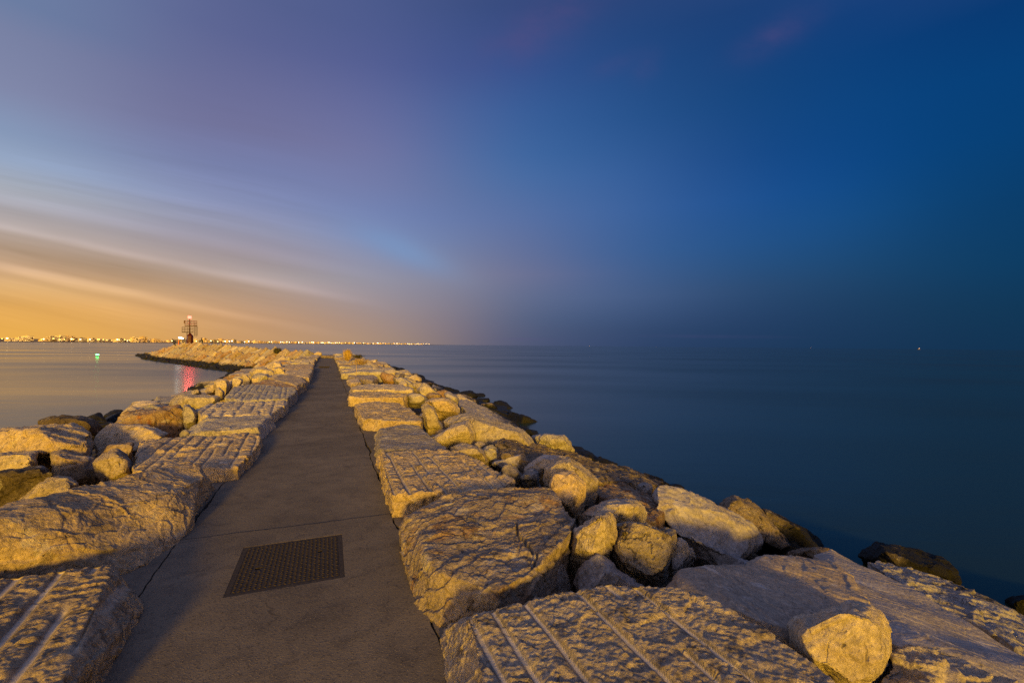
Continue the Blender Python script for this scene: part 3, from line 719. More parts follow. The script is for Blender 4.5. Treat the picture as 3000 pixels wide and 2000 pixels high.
boulder('broad pale boulder at the corner of the harbour water', 'B', [(600, 235), (640, 205), (700, 200), (790, 225), (800, 250), (700, 245), (620, 248)], 1.6, group=BL, y=22)
for i, (x, y_, w, h_) in enumerate([(1690, 375, 110, 60), (1800, 355, 90, 55), (1790, 320, 60, 40), (1230, 700, 40, 90), (640, 980, 90, 50), (760, 880, 120, 70)]):
    boulder(['pebble grey stone in the left gap beside the plain flat block', 'lesser grey stone in the left gap by the plain flat block', 'thin slate grey chip in the left gap', 'narrow stone sliver beside the finely grooved block',
             'small grey stone on the back of the long boulder', 'small brown stone behind the long sloping boulder'][i],
            'A', [(x - w / 2, y_ + h_ * .3), (x - w * .3, y_ - h_ * .3), (x, y_ - h_ / 2), (x + w * .4, y_ - h_ * .2), (x + w / 2, y_ + h_ * .3), (x, y_ + h_ / 2)], .4, mat='grey', group=BL, name='rubble_stone')

# --- sea side, beside the path
slab('largest grooved block filling the front right beside the path', [('D', 700, 1050), ('D', 775, 1045), ('D', 950, 977), ('D', 1310, 935), ('D', 1520, 852), ('G', 740, 292), ('G', 1000, 312), ('G', 1450, 352), ('G', 1650, 450), ('G', 1900, 600), ('G', 2352, 905), ('X', 2500, 2050), ('X', 2300, 2300), ('X', 1480, 2300), ('D', 900, 1568), ('D', 780, 1350)],
     .26, [('D', 528, 1245, 0), ('D', 600, 1568, 0), ('X', 1370, 2300, 0), ('D', 560, 1160, .02)], zb=-.3, grow=1.0,
     groove=(('D', 780, 1060), ('D', 1060, 1540), dict(spacing=.155, width=.022, depth=.024, skip=.2)), mid=.0065, fine=.0055, chip=.007, big=.012, mat='crust')
slab('big brown rough topped block with a crack across it', [('D', 320, 262), ('D', 460, 195), ('D', 560, 115), ('D', 980, 97), ('D', 1340, 72), ('D', 1385, 180), ('D', 1540, 292), ('D', 1490, 430), ('D', 1220, 722), ('D', 960, 830), ('D', 720, 720), ('D', 490, 680), ('D', 400, 560), ('D', 365, 400)],
     .25, [('D', 200, 470, 0), ('D', 270, 660, 0), ('D', 340, 1000, 0), ('D', 490, 1105, 0), ('D', 620, 1110, 0), ('D', 205, 400, .1), ('D', 255, 285, .2)], mat='brown', zb=-.3, grow=.98, crack=[('D', 1095, 320), ('D', 1105, 420), ('D', 1200, 560), ('D', 1245, 680)], mid=.009, chip=.014, big=.05, fine=.005, wind=(1, .1, 0))
slab('chalky grooved block right of the first path joint', [('C', 310, 842), ('C', 560, 828), ('C', 900, 828), ('C', 1100, 930), ('C', 1340, 1055), ('C', 1240, 1110), ('C', 1000, 1150), ('C', 690, 1155), ('C', 400, 1160), ('C', 340, 1000)],
     .2, [('C', 275, 900, 0), ('C', 370, 1270, 0), ('C', 560, 1268, 0), ('C', 680, 1200, 0)], groove=(('C', 350, 880), ('C', 480, 1120), dict(spacing=.15, width=.022, depth=.03, skip=.04)), mid=.014)
slab('low grey slab with a small square patch', [('C', 300, 665), ('C', 480, 642), ('C', 600, 652), ('C', 680, 730), ('C', 800, 800), ('C', 790, 826), ('C', 350, 828), ('C', 300, 820)], .13, [('C', 258, 710, 0), ('C', 272, 860, 0)], mat='grey', mid=.007, chip=.006)
slab('wide pale block with a golden front edge, second joint', [('C', 95, 485), ('C', 170, 462), ('C', 440, 468), ('C', 510, 505), ('C', 625, 585), ('C', 615, 605), ('C', 330, 600), ('C', 165, 590)], .2, [('C', 165, 662, 0), ('C', 340, 662, 0), ('C', 615, 645, 0)], chip=.02)
slab('narrow rough block behind the wide golden edged block', [('C', 60, 392), ('C', 190, 376), ('C', 480, 388), ('C', 500, 415), ('C', 470, 425), ('C', 70, 425)], .22, [('C', 90, 462, 0), ('C', 60, 430, .05), ('C', 500, 478, 0)], mid=.018, chip=.02)
slab('thin long block with a yellow stone lodged on its front', [('C', 70, 348), ('C', 200, 326), ('C', 430, 326), ('C', 560, 360), ('C', 550, 372), ('C', 80, 362)], .2, [('C', 65, 382, 0), ('C', 550, 392, 0)])
slab('tiny golden block between path and flat sandy slab', [('C', 40, 292), ('C', 130, 280), ('C', 150, 305), ('C', 75, 315)], .16, [('C', 75, 336, 0), ('C', 150, 325, 0)])
slab('flat sandy slab carrying a dry weed stalk', [('C', 5, 205), ('C', 155, 196), ('C', 285, 275), ('C', 235, 300), ('C', 130, 278), ('C', 60, 265)], .18, [('C', 45, 285, 0)], mat='grey', mid=.006)

# --- sea slope boulders, near to far
boulder('heart shaped bright boulder resting on the purple slab', 'F', [(38, 1130), (110, 1055), (200, 1030), (310, 975), (480, 895), (620, 910), (740, 990), (790, 1130), (805, 1290), (740, 1470), (520, 1590), (420, 1520), (60, 1260)], .75, y=2.05, peak=(30, 60), front=.74, back=.85, mid=.008, chip=.006, cuts=2, smooth=6)
slab('rugged corner block at the bottom right frame edge', [('F', 800, 1385), ('F', 870, 1372), ('F', 980, 1248), ('F', 1150, 1262), ('F', 1400, 1405), ('F', 1829, 1610), ('F', 2500, 1900), ('F', 1800, 2300), ('F', 700, 2000), ('F', 720, 1560)], .06, [('F', 640, 1590, -.3), ('F', 500, 2000, -.3)], zb=-.3, mid=.02, chip=.02, fine=.007,
     groove=(('F', 860, 1560), ('F', 960, 1380), dict(spacing=.42, width=.035, depth=.03)))
slab('broad purple slab sloping toward the sea, topmost at the front right', [('E', 795, 1335, -.02), ('E', 960, 1150, .05), ('E', 1250, 1112, .08), ('E', 1400, 1140, .0), ('E', 1620, 1130, -.05), ('E', 1760, 1040, -.1), ('E', 1950, 1022, -.16), ('F', 190, 628, -.18), ('F', 330, 640, -.25), ('F', 480, 760, -.22), ('F', 600, 920, -.12), ('F', 780, 1300, -.14), ('F', 60, 1330, -.08), ('G', 1900, 600, .06), ('G', 1300, 350, .06)],
     0, (), mat='smooth', zb=-.7, group=BR, cat='boulder', name='boulder', big=.05, mid=.003, chip=.007, fine=.0015, wind=(1, -.5, 0))
slab('long smooth tan slab running down to the right frame edge', [('F', 215, 590, -.45), ('F', 330, 545, -.5), ('F', 470, 600, -.5), ('F', 640, 680, -.5), ('F', 1000, 870, -.42), ('F', 1230, 1010, -.4), ('F', 1560, 1180, -.38), ('F', 1829, 1330, -.36), ('F', 2300, 1560, -.3), ('F', 2300, 2000, -.25), ('F', 1829, 1640, -.2), ('F', 1300, 1360, -.12), ('F', 1000, 1230, -.1), ('F', 800, 1250, -.08), ('F', 560, 950, -.16), ('F', 400, 700, -.3)],
     0, (), mat='smooth', zb=-1.0, group=BR, cat='boulder', name='boulder', big=.05, mid=.0012, chip=.003, fine=.0015, wind=(1, -.8, 0))
slab('grey fissured slab beyond the long tan slab', [('F', 620, 668, -.75), ('F', 700, 650, -.8), ('F', 830, 665, -.8), ('F', 960, 735, -.78), ('F', 1280, 790, -.8), ('F', 1560, 890, -.8), ('F', 1829, 1010, -.8), ('F', 2300, 1200, -.8), ('F', 2300, 1560, -.45), ('F', 1829, 1335, -.5), ('F', 1200, 1000, -.55), ('F', 1000, 880, -.6)],
     0, (), mat='grey', zb=-1.5, group=BR, cat='boulder', name='boulder', big=.06, mid=.016, chip=.02, wind=(1, -.6, 0))
boulder('dark brown boulder with a yellow right end by the water', 'F', [(555, 600), (640, 510), (680, 474), (760, 490), (960, 520), (1120, 570), (1260, 645), (1340, 710), (1410, 838), (1200, 800), (850, 690), (650, 660)], 1.4, y=5.7, mat='dark', peak=(60, 20))
boulder('black and white crusted stone at the right frame edge', 'F', [(1690, 950), (1760, 915), (1829, 890), (2100, 850), (2200, 1000), (2000, 1100), (1829, 1080), (1740, 1030)], .8, y=5.3, mat='weather')
boulder('black streaked stone at the top of the purple slab', 'F', [(20, 595), (130, 535), (240, 518), (340, 540), (430, 590), (350, 640), (200, 650), (60, 630)], .7, y=4.9, mat='weather')
boulder('small pyramid stone in the notch behind the largest grooved block', 'D', [(1183, 840), (1210, 740), (1240, 650), (1350, 610), (1415, 578), (1470, 650), (1512, 790), (1500, 870), (1380, 900), (1240, 945)], .38, peak=(-30, -10), y=3, front=.5, mat='grey', mid=.008)
boulder('smooth angular grey stone right of the small pyramid', 'D', [(1528, 800), (1560, 710), (1610, 650), (1720, 573), (1830, 650), (1900, 700), (2000, 770), (2091, 840), (1900, 880), (1580, 870)], .55, peak=(-60, 10), y=2.95, mat='smooth', mid=.007)
boulder('tall pointed golden boulder, tallest near the path', 'D', [(1480, 660), (1490, 560), (1510, 400), (1600, 340), (1670, 300), (1700, 250), (1770, 238), (1815, 262), (1845, 330), (1843, 470), (1815, 600), (1740, 680), (1560, 760)], .65, peak=(-20, 20), y=3.1, mid=.009)
boulder('pitted boulder full of little black holes', 'E', [(290, 1010), (330, 880), (325, 730), (420, 690), (560, 700), (640, 730), (780, 770), (885, 800), (908, 850), (850, 940), (835, 1050), (800, 1270), (745, 1335), (620, 1310), (430, 1180)], .8, peak=(-10, -10), y=3.2, mat='pitted', front=.65, mid=.015, fine=.007)
boulder('small ribbed stone right of the pitted boulder', 'E', [(838, 985), (860, 930), (920, 868), (1000, 905), (1050, 990), (1082, 1065), (1060, 1110), (880, 1260), (815, 1230)], .5, y=3.4, mat='grey')
boulder('low flat stone below the long slanting boulder', 'E', [(900, 860), (950, 860), (1080, 935), (1180, 970), (1260, 1000), (1450, 1058), (1620, 1130), (1500, 1160), (1100, 1130), (1050, 1000)], .9, y=4, mat='smooth')
boulder('long slanting boulder with a golden end by the water', 'E', [(645, 460), (700, 380), (790, 355), (900, 388), (1060, 470), (1250, 560), (1440, 660), (1600, 740), (1665, 830), (1670, 940), (1560, 1080), (1430, 1040), (1150, 930), (880, 760), (830, 570), (700, 500)], 1.25, y=5, mat='smooth', peak=(-30, 90), front=.72, back=.85, mid=.013)
boulder('yellow lit leaning slab beyond the long slanting boulder', 'E', [(1270, 560), (1330, 488), (1400, 464), (1500, 505), (1610, 560), (1710, 650), (1850, 800), (1995, 970), (1880, 1030), (1680, 900), (1660, 780), (1440, 660)], 1.3, y=5.8, mat='weather', peak=(20, 20))
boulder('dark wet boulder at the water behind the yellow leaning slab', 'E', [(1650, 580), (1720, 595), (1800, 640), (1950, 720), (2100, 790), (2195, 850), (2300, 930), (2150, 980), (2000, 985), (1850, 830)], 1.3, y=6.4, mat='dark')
boulder('pale oval boulder with a golden right end', 'E', [(0, 660), (60, 610), (200, 520), (330, 494), (530, 500), (600, 560), (642, 620), (610, 705), (450, 720), (330, 700), (20, 715)], .8, y=3.95, mid=.01)
boulder('round lilac stone beside the black crusted ledge', 'E', [(512, 390), (545, 360), (600, 354), (650, 378), (672, 410), (650, 460), (600, 460), (540, 430)], .5, y=6.2, mat='grey')
boulder('large pale boulder standing behind the twin faced one', 'C', [(1500, 1050), (1530, 975), (1600, 920), (1650, 895), (1740, 880), (1830, 950), (1940, 1040), (1972, 1065), (1950, 1170), (1920, 1250), (1800, 1300), (1600, 1150)], .8, y=4.6, mat='grey', mid=.009)
boulder('twin faced pale boulder with a lit left front', 'C', [(1608, 1090), (1640, 1003), (1790, 990), (1840, 1030), (1900, 1080), (1890, 1180), (1850, 1280), (1820, 1330), (1700, 1260), (1640, 1200)], .5, y=4.15, peak=(-30, -10), mid=.009)
boulder('pinkish flat stone between rubble and the large pale boulder', 'C', [(1395, 990), (1480, 920), (1560, 868), (1720, 880), (1640, 920), (1520, 990), (1500, 1020), (1420, 1015)], .7, y=5.5, mat='smooth')
boulder('grey block with a cleft at the sea edge', 'C', [(1455, 715), (1560, 694), (1720, 708), (1760, 760), (1800, 845), (1650, 850), (1480, 790)], 1.1, y=8.6, mat='grey')
boulder('long bright golden boulder halfway down the sea slope', 'C', [(775, 610), (830, 572), (980, 545), (1150, 590), (1400, 680), (1472, 775), (1350, 775), (1150, 770), (1030, 760), (960, 640), (800, 660)], 1.3, y=7.7, peak=(40, 30), front=.75, chip=.012)
slab('smooth tan slab dipping into the sea behind the golden boulder', [('C', 880, 445, -.35), ('C', 960, 445, -.5), ('C', 1100, 500, -.9), ('C', 1290, 600, -1.15), ('C', 1400, 680, -1.1), ('C', 1200, 640, -.6), ('C', 960, 545, -.3), ('C', 920, 500, -.25)], 0, (), mat='smooth', zb=-1.9, group=BR, cat='boulder', name='boulder')
boulder('triangular boulder with a shadowed foot', 'C', [(690, 735), (760, 690), (860, 622), (965, 600), (1010, 650), (1032, 710), (1005, 785), (900, 790), (780, 800)], .8, y=7, mid=.01)
boulder('upright post shaped stone leaning by the pale blocks', 'C', [(603, 470), (640, 455), (720, 495), (750, 580), (785, 665), (690, 712), (650, 690), (630, 590)], .5, y=8.6)
boulder('flat cap stone behind the upright post shaped stone', 'C', [(620, 460), (680, 434), (830, 434), (880, 475), (912, 520), (880, 530), (740, 548), (720, 500)], 1.0, y=9.2)
boulder('rounded grey stone beside the chalky grooved block', 'C', [(805, 810), (900, 768), (1000, 785), (1060, 812), (1110, 860), (1132, 925), (1090, 950), (1000, 905)], .7, y=6, mat='grey', mid=.008)
boulder('little lilac pebble stone in the rubble pocket', 'C', [(1012, 785), (1035, 762), (1070, 760), (1108, 790), (1070, 818), (1030, 812)], .35, y=6.7, mat='grey', name='rubble_stone')
boulder('round grey stone in the rubble pocket', 'C', [(1065, 820), (1100, 797), (1165, 795), (1205, 830), (1228, 872), (1180, 905), (1130, 895)], .45, y=6.2, mat='grey', name='rubble_stone')
boulder('flat tan stone bridging the rubble pocket', 'C', [(1148, 925), (1250, 885), (1380, 850), (1402, 895), (1372, 1000), (1330, 960), (1250, 945)], .5, y=5.8, mat='smooth', name='rubble_stone')
boulder('bluish grey stone at the front of the rubble pocket', 'C', [(1208, 975), (1240, 930), (1285, 920), (1335, 955), (1372, 1012), (1340, 1045), (1280, 1030)], .4, y=5.3, mat='grey', name='rubble_stone')
boulder('wide lilac stone beside the large pale boulder', 'C', [(1355, 1040), (1390, 1000), (1440, 983), (1512, 992), (1510, 1070), (1440, 1090)], .5, y=5.1, mat='grey', name='rubble_stone')
def hh(c, pts): return [(c, x, y, 'h') for x, y in pts]
slab('long black streaked ledge across the sea slope', hh('C', [(1180, 775), (1240, 738), (1400, 785), (1600, 835), (1800, 850), (2091, 975), (2150, 1060), (1990, 1070), (1840, 960), (1740, 890), (1560, 872), (1400, 862), (1230, 850)]), .18, (), mat='weather', zb=-2.2, group=BR, cat='boulder', name='boulder', mid=.018, chip=.02)
slab('tilted brown slab with a dark rust line', hh('E', [(150, 320), (230, 282), (330, 325), (600, 455), (830, 560), (775, 640), (690, 700), (600, 690), (450, 600), (150, 450)]), .14, (), mat='rusty', zb=-2.2, group=BR, cat='boulder', name='boulder', mid=.012, chip=.016)
slab('black crusted ledge at the waterline, right of centre', hh('E', [(-60, 120), (60, 150), (180, 190), (350, 235), (520, 240), (690, 290), (785, 345), (700, 385), (520, 365), (330, 325), (150, 265)]), .12, (), mat='weather', zb=-2.3, group=BR, cat='boulder', name='boulder', mid=.02, chip=.02)
boulder('golden tent shaped stone on the far thin block', 'C', [(430, 325), (450, 300), (485, 293), (515, 325), (500, 345), (445, 340)], .6, y=16.4)
boulder('golden egg shaped stone next to the tent shaped stone', 'C', [(500, 340), (530, 320), (570, 325), (578, 345), (540, 355)], .6, y=15.8)
boulder('pale triangular fin of stone by the black sea edge', 'C', [(565, 375), (630, 308), (665, 330), (740, 385), (770, 415), (700, 420), (600, 410)], 1.0, y=14.2)
boulder('flat tan stone below the pale triangular fin', 'C', [(500, 400), (560, 385), (650, 420), (660, 450), (600, 480), (510, 465)], 1.1, y=11.8, mat='smooth')
boulder('rough stone with ochre hollows near the triangular fin', 'C', [(640, 400), (700, 385), (770, 405), (770, 430), (690, 440)], .9, y=13.0, mat='rusty')
boulder('ridged tan boulder on the far sea slope', 'C', [(290, 260), (310, 235), (380, 245), (440, 280), (420, 310), (330, 310)], 1.3, y=18.5, mat='rusty')
boulder('low tan boulder near the far sea edge', 'C', [(380, 270), (470, 275), (560, 320), (520, 330), (420, 320)], 1.4, y=17.2, mat='smooth')
boulder('yellow stone lodged on the thin long block', 'C', [(278, 352), (300, 340), (345, 350), (355, 372), (285, 370)], .4, y=15.2)
boulder('grey tan boulder in the shade behind the flat cap stone', 'C', [(780, 400), (820, 380), (900, 430), (890, 460), (830, 440)], 1.0, y=12.4, mat='smooth')

for o_ in []: pass

# ------------------------------------------------------------------ stones farther along the jetty (copies of a few shapes)
def proto(seed, dims, mat, cuts, voxel=.05, box=True, groove=False):
    rs = random.Random(seed); pts = []
    if box:
        for sx in (-1, 1):
            for sy in (-1, 1):
                for sz in (0, 1):
                    for _ in range(2):
                        pts.append(Vector((sx * dims[0] / 2 * rs.uniform(.84, 1), sy * dims[1] / 2 * rs.uniform(.8, 1), (dims[2] * rs.uniform(.88, 1)) if sz else 0)))
    else:
        for _ in range(26):
            v = Vector((rs.gauss(0, 1), rs.gauss(0, 1), rs.gauss(0, 1))).normalized()
            pts.append(Vector((v.x * dims[0] / 2, v.y * dims[1] / 2, (v.z * .5 + .45) * dims[2])))
    me = vox(pts, voxel, 2, 'stone')
    roughen(me, big=.02 if groove else .07, mid=.014, chip=.016, fine=.004, cuts=cuts, groove=dict(dir=(1, .15), spacing=.19, width=.03, depth=.024, skip=.25) if groove else None)
    me.materials.append(M[mat])
    return me
EDGE = [proto(10 + i, (1.55, .98, .55), m_, 0, .035, True, gr) for i, (m_, gr) in enumerate((('pale', 0), ('pale', 1), ('grey', 0), ('brown', 0), ('pale', 0), ('grey', 0)))]
BLD = [proto(30 + i, (1.1, 1.0, .95), m_, 8, .04, False) for i, m_ in enumerate(('pale', 'grey', 'pale', 'smooth', 'brown', 'pale', 'rusty'))]
FLAT = [proto(50 + i, (1.7, 1.15, .6), m_, 6, .05, True) for i, m_ in enumerate(('smooth', 'pale', 'grey', 'weather', 'brown'))]
LEAN = [proto(70 + i, (2.2, .95, .62), m_, 5, .05, True) for i, m_ in enumerate(('brown', 'pale', 'grey', 'brown', 'rusty', 'brown'))]
def place(name, me, loc, rot, sc, label, cat, group):
    o = bpy.data.objects.new(name, me); COL.objects.link(o)
    o.location = loc; o.rotation_euler = rot; o.scale = sc
    return tag(o, label, cat, group)
rr = random.Random(21)
def row_edge(side, s0, s1):
    s = s0
    while s < s1:
        ln = rr.uniform(.8, 1.35); wd = rr.uniform(1.2, 1.9)
        tin = (tl(s) - rr.uniform(.02, .16)) if side < 0 else (T1 + rr.uniform(.03, .16))
        top = rr.uniform(.12, .32)
        p_ = SP(s + ln / 2, tin + side * wd / 2, top - .55)
        place('stone_block', rr.choice(EDGE), p_, (rr.uniform(-.05, .05), rr.uniform(-.05, .05), AZ + rr.uniform(-.12, .12) + (math.pi if rr.random() < .5 else 0)), (wd / 1.5, ln / .93, 1),
              'distant limestone block in the row edging the far path on the ' + ('harbour side' if side < 0 else 'open sea side'), 'stone block', GL if side < 0 else GR)
        s += ln + rr.uniform(-.02, .10)
row_edge(-1, 19.8, 60); row_edge(1, 21.5, 61)
def near_hand(p_):
    return any((p_ - q_).length < r_ for q_, r_ in HAND)
HAND = []
for o in COL.objects:
    if o.get('category') in ('boulder', 'stone block') and o.type == 'MESH' and len(o.data.vertices):
        if not o.name.startswith('embank'):
            bb = [o.matrix_basis @ Vector(c) for c in o.bound_box]
            cc_ = sum(bb, Vector()) / 8; HAND.append((cc_, max((bb[6] - bb[0]).x, (bb[6] - bb[0]).y) * .5))
def slope_rocks(side, s0, s1, t0, t1):
    s = s0
    while s < s1:
        step = rr.uniform(1.15, 1.6) * (1 + max(0, s - 25) * .016)
        t = t0 + rr.uniform(0, .4)
        while t < t1:
            w = rr.uniform(.95, 1.7) * (1 + max(0, s - 30) * .012); flat = rr.random() < (.45 if side > 0 else .3)
            p_ = SP(s + rr.uniform(-.35, .35), side * t)
            hz_ = rr.uniform(.55, .95)
            p_.z = prof(side * t) - .42 + rr.uniform(-.05, .18)
            if not near_hand(p_ + Vector((0, 0, .4))):
                place('boulder', rr.choice(FLAT if flat else BLD), p_, (rr.uniform(-.25, .25), rr.uniform(-.3, .3) + .22 * side, AZ + rr.uniform(-3.1, 3.1) if not flat else AZ + rr.uniform(-.6, .6)), (w * rr.uniform(.85, 1.15), w * rr.uniform(.85, 1.15), hz_),
                      'tumbled boulder among those on the far %s slope of the jetty' % ('harbour' if side < 0 else 'open sea'), 'boulder', BL if side < 0 else BR)
            t += w * rr.uniform(.8, 1.0)
        s += step
slope_rocks(-1, 17.5, 50, 2.5, 8.2)
slope_rocks(1, 17, 60, 2.4, 8.3)
# small stones filling the pockets among the near boulders
nrub = 0
for i in range(620):
    if nrub > 265: break
    side = rr.choice((-1, 1, 1)); s = rr.uniform(2.4, 17); t = rr.uniform(1.9, 7.4)
    p_ = SP(s, side * t, prof(side * t) - rr.uniform(.32, .45)); w = rr.uniform(.28, .6)
    if near_hand(p_ + Vector((0, 0, .3))) and rr.random() < .5: continue
    nrub += 1
    place('rubble_stone', rr.choice(BLD), p_, (rr.uniform(-.5, .5), rr.uniform(-.5, .5), rr.uniform(0, 6)), (w, w * rr.uniform(.7, 1.1), w * rr.uniform(.6, .9)),
          'small stone filling a gap between the %s side boulders' % ('harbour' if side < 0 else 'sea'), 'rubble stone', 'small stones in the gaps')
# black weedy stones awash along the sea side waterline
for i in range(44):
    s = 6.5 + i * .46 + rr.uniform(-.2, .2); t = 6.45 + rr.uniform(-.3, .35) - max(0, 9 - s) * .05
    w = rr.uniform(.55, .95)
    place('boulder', rr.choice(FLAT + BLD), SP(s, t, WATER - .30 + rr.uniform(-.1, .12)), (rr.uniform(-.2, .2), rr.uniform(-.2, .2), rr.uniform(0, 6)), (w, w * .9, w * .55), 'black weedy boulder awash at the waterline of the sea slope', 'boulder', 'black boulders awash on the sea side')
# leaning slabs on the far arm's harbour face
nl = 0
k = -3.0
while k < 80:
    z1 = crest_z(k)
    nrow = 4 if k < 52 else 3
    for j in range(nrow):
        f = (.05, .36, .66, .94)[j] if nrow == 4 else (.1, .5, .9)[j]
        kk = k + rr.uniform(-.25, .25) - .35 * j
        sh = max(0, (kk - 50) / 36.0)
        foot = CH0 + FD * kk - FN * 5.7 * (1 - .6 * sh); foot.z = -1.8
        top = CH0 + FD * kk; top.z = z1
        p_ = foot.lerp(top, f); p_.z -= .25
        ax = Vector((.60 + rr.uniform(-.14, .14), .40 + rr.uniform(-.2, .2), .60 + rr.uniform(-.18, .16))).normalized()
        nz_ = Vector((-.35 + rr.uniform(-.15, .15), -.72, .62)); nz_ = (nz_ - ax * nz_.dot(ax)).normalized(); ny = nz_.cross(ax)
        rm = Matrix((ax, ny, nz_)).transposed().to_euler()
        sc = (rr.uniform(.6, 1.05), rr.uniform(.55, 1.0), rr.uniform(.8, 1.3))
        place('leaning_slab', rr.choice(LEAN), p_ - nz_ * .3, rm, sc, 'tilted limestone slab in the leaning rows on the far harbour face', 'stone slab', 'slabs leaning in rows on the far arm of the jetty')
        nl += 1
    k += rr.uniform(1.15, 1.5)
# crest of the far arm: low dark rubble blocks
k = -2.0
while k < 60:
    for j in range(2):
        p_ = CH0 + FD * (k + rr.uniform(-.4, .4)) + FN * (1.0 + 2.2 * j + rr.uniform(-.5, .5)); p_.z = crest_z(k) - .42
        w = rr.uniform(.9, 1.5)
        place('boulder', rr.choice(BLD + FLAT), p_, (rr.uniform(-.15, .15), rr.uniform(-.15, .15), rr.uniform(0, 6)), (w, w, rr.uniform(.45, .75)),
              'low rubble boulder along the crest of the far arm near the beacon', 'boulder', 'boulders on the crest of the far arm')
    k += rr.uniform(2.0, 2.7)

# ------------------------------------------------------------------ beacon on the head of the far arm
def tube(bm, a, b, r, n=8):
    a, b = Vector(a), Vector(b); d = (b - a).normalized()
    x = d.orthogonal().normalized(); y = d.cross(x)
    ra = [bm.verts.new(a + (x * math.cos(2 * math.pi * i / n) + y * math.sin(2 * math.pi * i / n)) * r) for i in range(n)]
    rb = [bm.verts.new(b + (x * math.cos(2 * math.pi * i / n) + y * math.sin(2 * math.pi * i / n)) * r) for i in range(n)]
    for i in range(n): bm.faces.new((ra[i], ra[(i + 1) % n], rb[(i + 1) % n], rb[i]))
    bm.faces.new(ra[::-1]); bm.faces.new(rb)
def lathe(bm, prof_, n=16, c=(0, 0)):
    rings = [[bm.verts.new((c[0] + r * math.cos(2 * math.pi * i / n), c[1] + r * math.sin(2 * math.pi * i / n), z)) for i in range(n)] for r, z in prof_]
    for a, b in zip(rings, rings[1:]):
        for i in range(n): bm.faces.new((a[i], a[(i + 1) % n], b[(i + 1) % n], b[i]))
    bm.faces.new(rings[0][::-1]); bm.faces.new(rings[-1])
def box(bm, x0, x1, y0, y1, z0, z1):
    v = [bm.verts.new(q_) for q_ in ((x0, y0, z0), (x1, y0, z0), (x1, y1, z0), (x0, y1, z0), (x0, y0, z1), (x1, y0, z1), (x1, y1, z1), (x0, y1, z1))]
    for f in ((3, 2, 1, 0), (4, 5, 6, 7), (0, 1, 5, 4), (1, 2, 6, 5), (2, 3, 7, 6), (3, 0, 4, 7)): bm.faces.new([v[i] for i in f])
def done(name, bm, mat, parent):
    bmesh.ops.recalc_face_normals(bm, faces=bm.faces); return link(name, from_bm(bm, name), mat, parent)
M['red'] = plain('red_painted_steel', (.055, .005, .004), .5, 0, .2, 9, .35)
M['steel'] = plain('dull_galvanised_steel', (.022, .013, .010), .7, .2, .1, 12, .3)
M['redlamp'] = glow('lit_red_beacon_lens', (1.0, .12, .085), 5, True)
M['whitelamp'] = glow('lit_white_lamp', (.9, 1.0, .95), 3, True)
beak = 49.6
BP = CH0 + FD * beak + FN * 1.2; BP.z = crest_z(beak) - .1
beacon = empty('harbour_beacon', BP, 'red steel harbour beacon with caged ladder, two railed platforms and a lit red lamp', 'beacon')
beacon.rotation_euler = (0, 0, math.atan2(-BP.x, BP.y)); beacon.scale = (.82, .82, .82)
bm = bmesh.new(); lathe(bm, [(.72, 0), (.72, .12), (.62, .14), (.62, 2.05), (.55, 2.2), (.22, 2.6), (.14, 2.75)], 14, (.12, 0)); done('cabin', bm, M['red'], beacon)
bm = bmesh.new(); lathe(bm, [(.10, 2.55), (.10, 5.85), (.16, 5.87), (.16, 5.95)], 12, (0, 0)); done('pole', bm, M['red'], beacon)
def platform(cx, w, d, z, mat, name):
    bm = bmesh.new(); box(bm, cx - w / 2, cx + w / 2, -d / 2, d / 2, z - .15, z); pl = done(name, bm, mat, beacon)
    bm = bmesh.new(); xs = [cx - w / 2 + .03 + (w - .06) * i / 4 for i in range(5)]
    for x in xs:
        for y in (-d / 2 + .03, d / 2 - .03): tube(bm, (x, y, z), (x, y, z + 1.05), .028, 6)
    for h_ in (.35, .7, 1.05):
        for y in (-d / 2 + .03, d / 2 - .03): tube(bm, (xs[0], y, z + h_), (xs[-1], y, z + h_), .026, 6)
        for x in (xs[0], xs[-1]): tube(bm, (x, -d / 2 + .03, z + h_), (x, d / 2 - .03, z + h_), .026, 6)
    done('railing', bm, mat, pl)
    return pl
up = platform(.25, 2.3, 1.7, 4.45, M['red'], 'platform'); lo = platform(-.35, 2.1, 1.6, 2.98, M['steel'], 'platform')
bm = bmesh.new(); tube(bm, (-.45, .1, 0), (-.45, .1, 2.95), .07); done('support_post', bm, M['steel'], beacon)
bm = bmesh.new(); box(bm, -1.06, -.80, -.90, -.86, 4.85, 5.5); done('sign_panel', bm, M['red'], beacon)
bm = bmesh.new()
for x in (.98, 1.38): tube(bm, (x, -.1, 1.9), (x, -.1, 5.3), .026, 6)
z = 2.0
while z < 5.2: tube(bm, (.98, -.1, z), (1.38, -.1, z), .018, 6); z += .28
lad = done('ladder', bm, M['steel'], beacon)
bm = bmesh.new()
for i in range(6):
    z = 2.2 + .42 * i; pr_ = [(1.18 + .42 * math.cos(a), -.1 - .62 * math.sin(a), z) for a in [math.pi * j / 8 for j in range(9)]]
    for a, b in zip(pr_, pr_[1:]): tube(bm, a, b, .02, 5)
for a in (math.pi * .25, math.pi * .5, math.pi * .75): tube(bm, (1.18 + .42 * math.cos(a), -.1 - .62 * math.sin(a), 2.2), (1.18 + .42 * math.cos(a), -.1 - .62 * math.sin(a), 4.3), .02, 5)
done('safety_cage', bm, M['steel'], lad)
bm = bmesh.new(); lathe(bm, [(.20, 5.95), (.30, 6.02), (.36, 6.2), (.36, 6.42), (.30, 6.58), (.16, 6.66)], 14); lamp = done('lantern', bm, M['redlamp'], beacon)
bm = bmesh.new(); lathe(bm, [(.18, 6.66), (.12, 6.74), (.02, 6.78)], 10); done('lantern_cap', bm, M['red'], beacon)
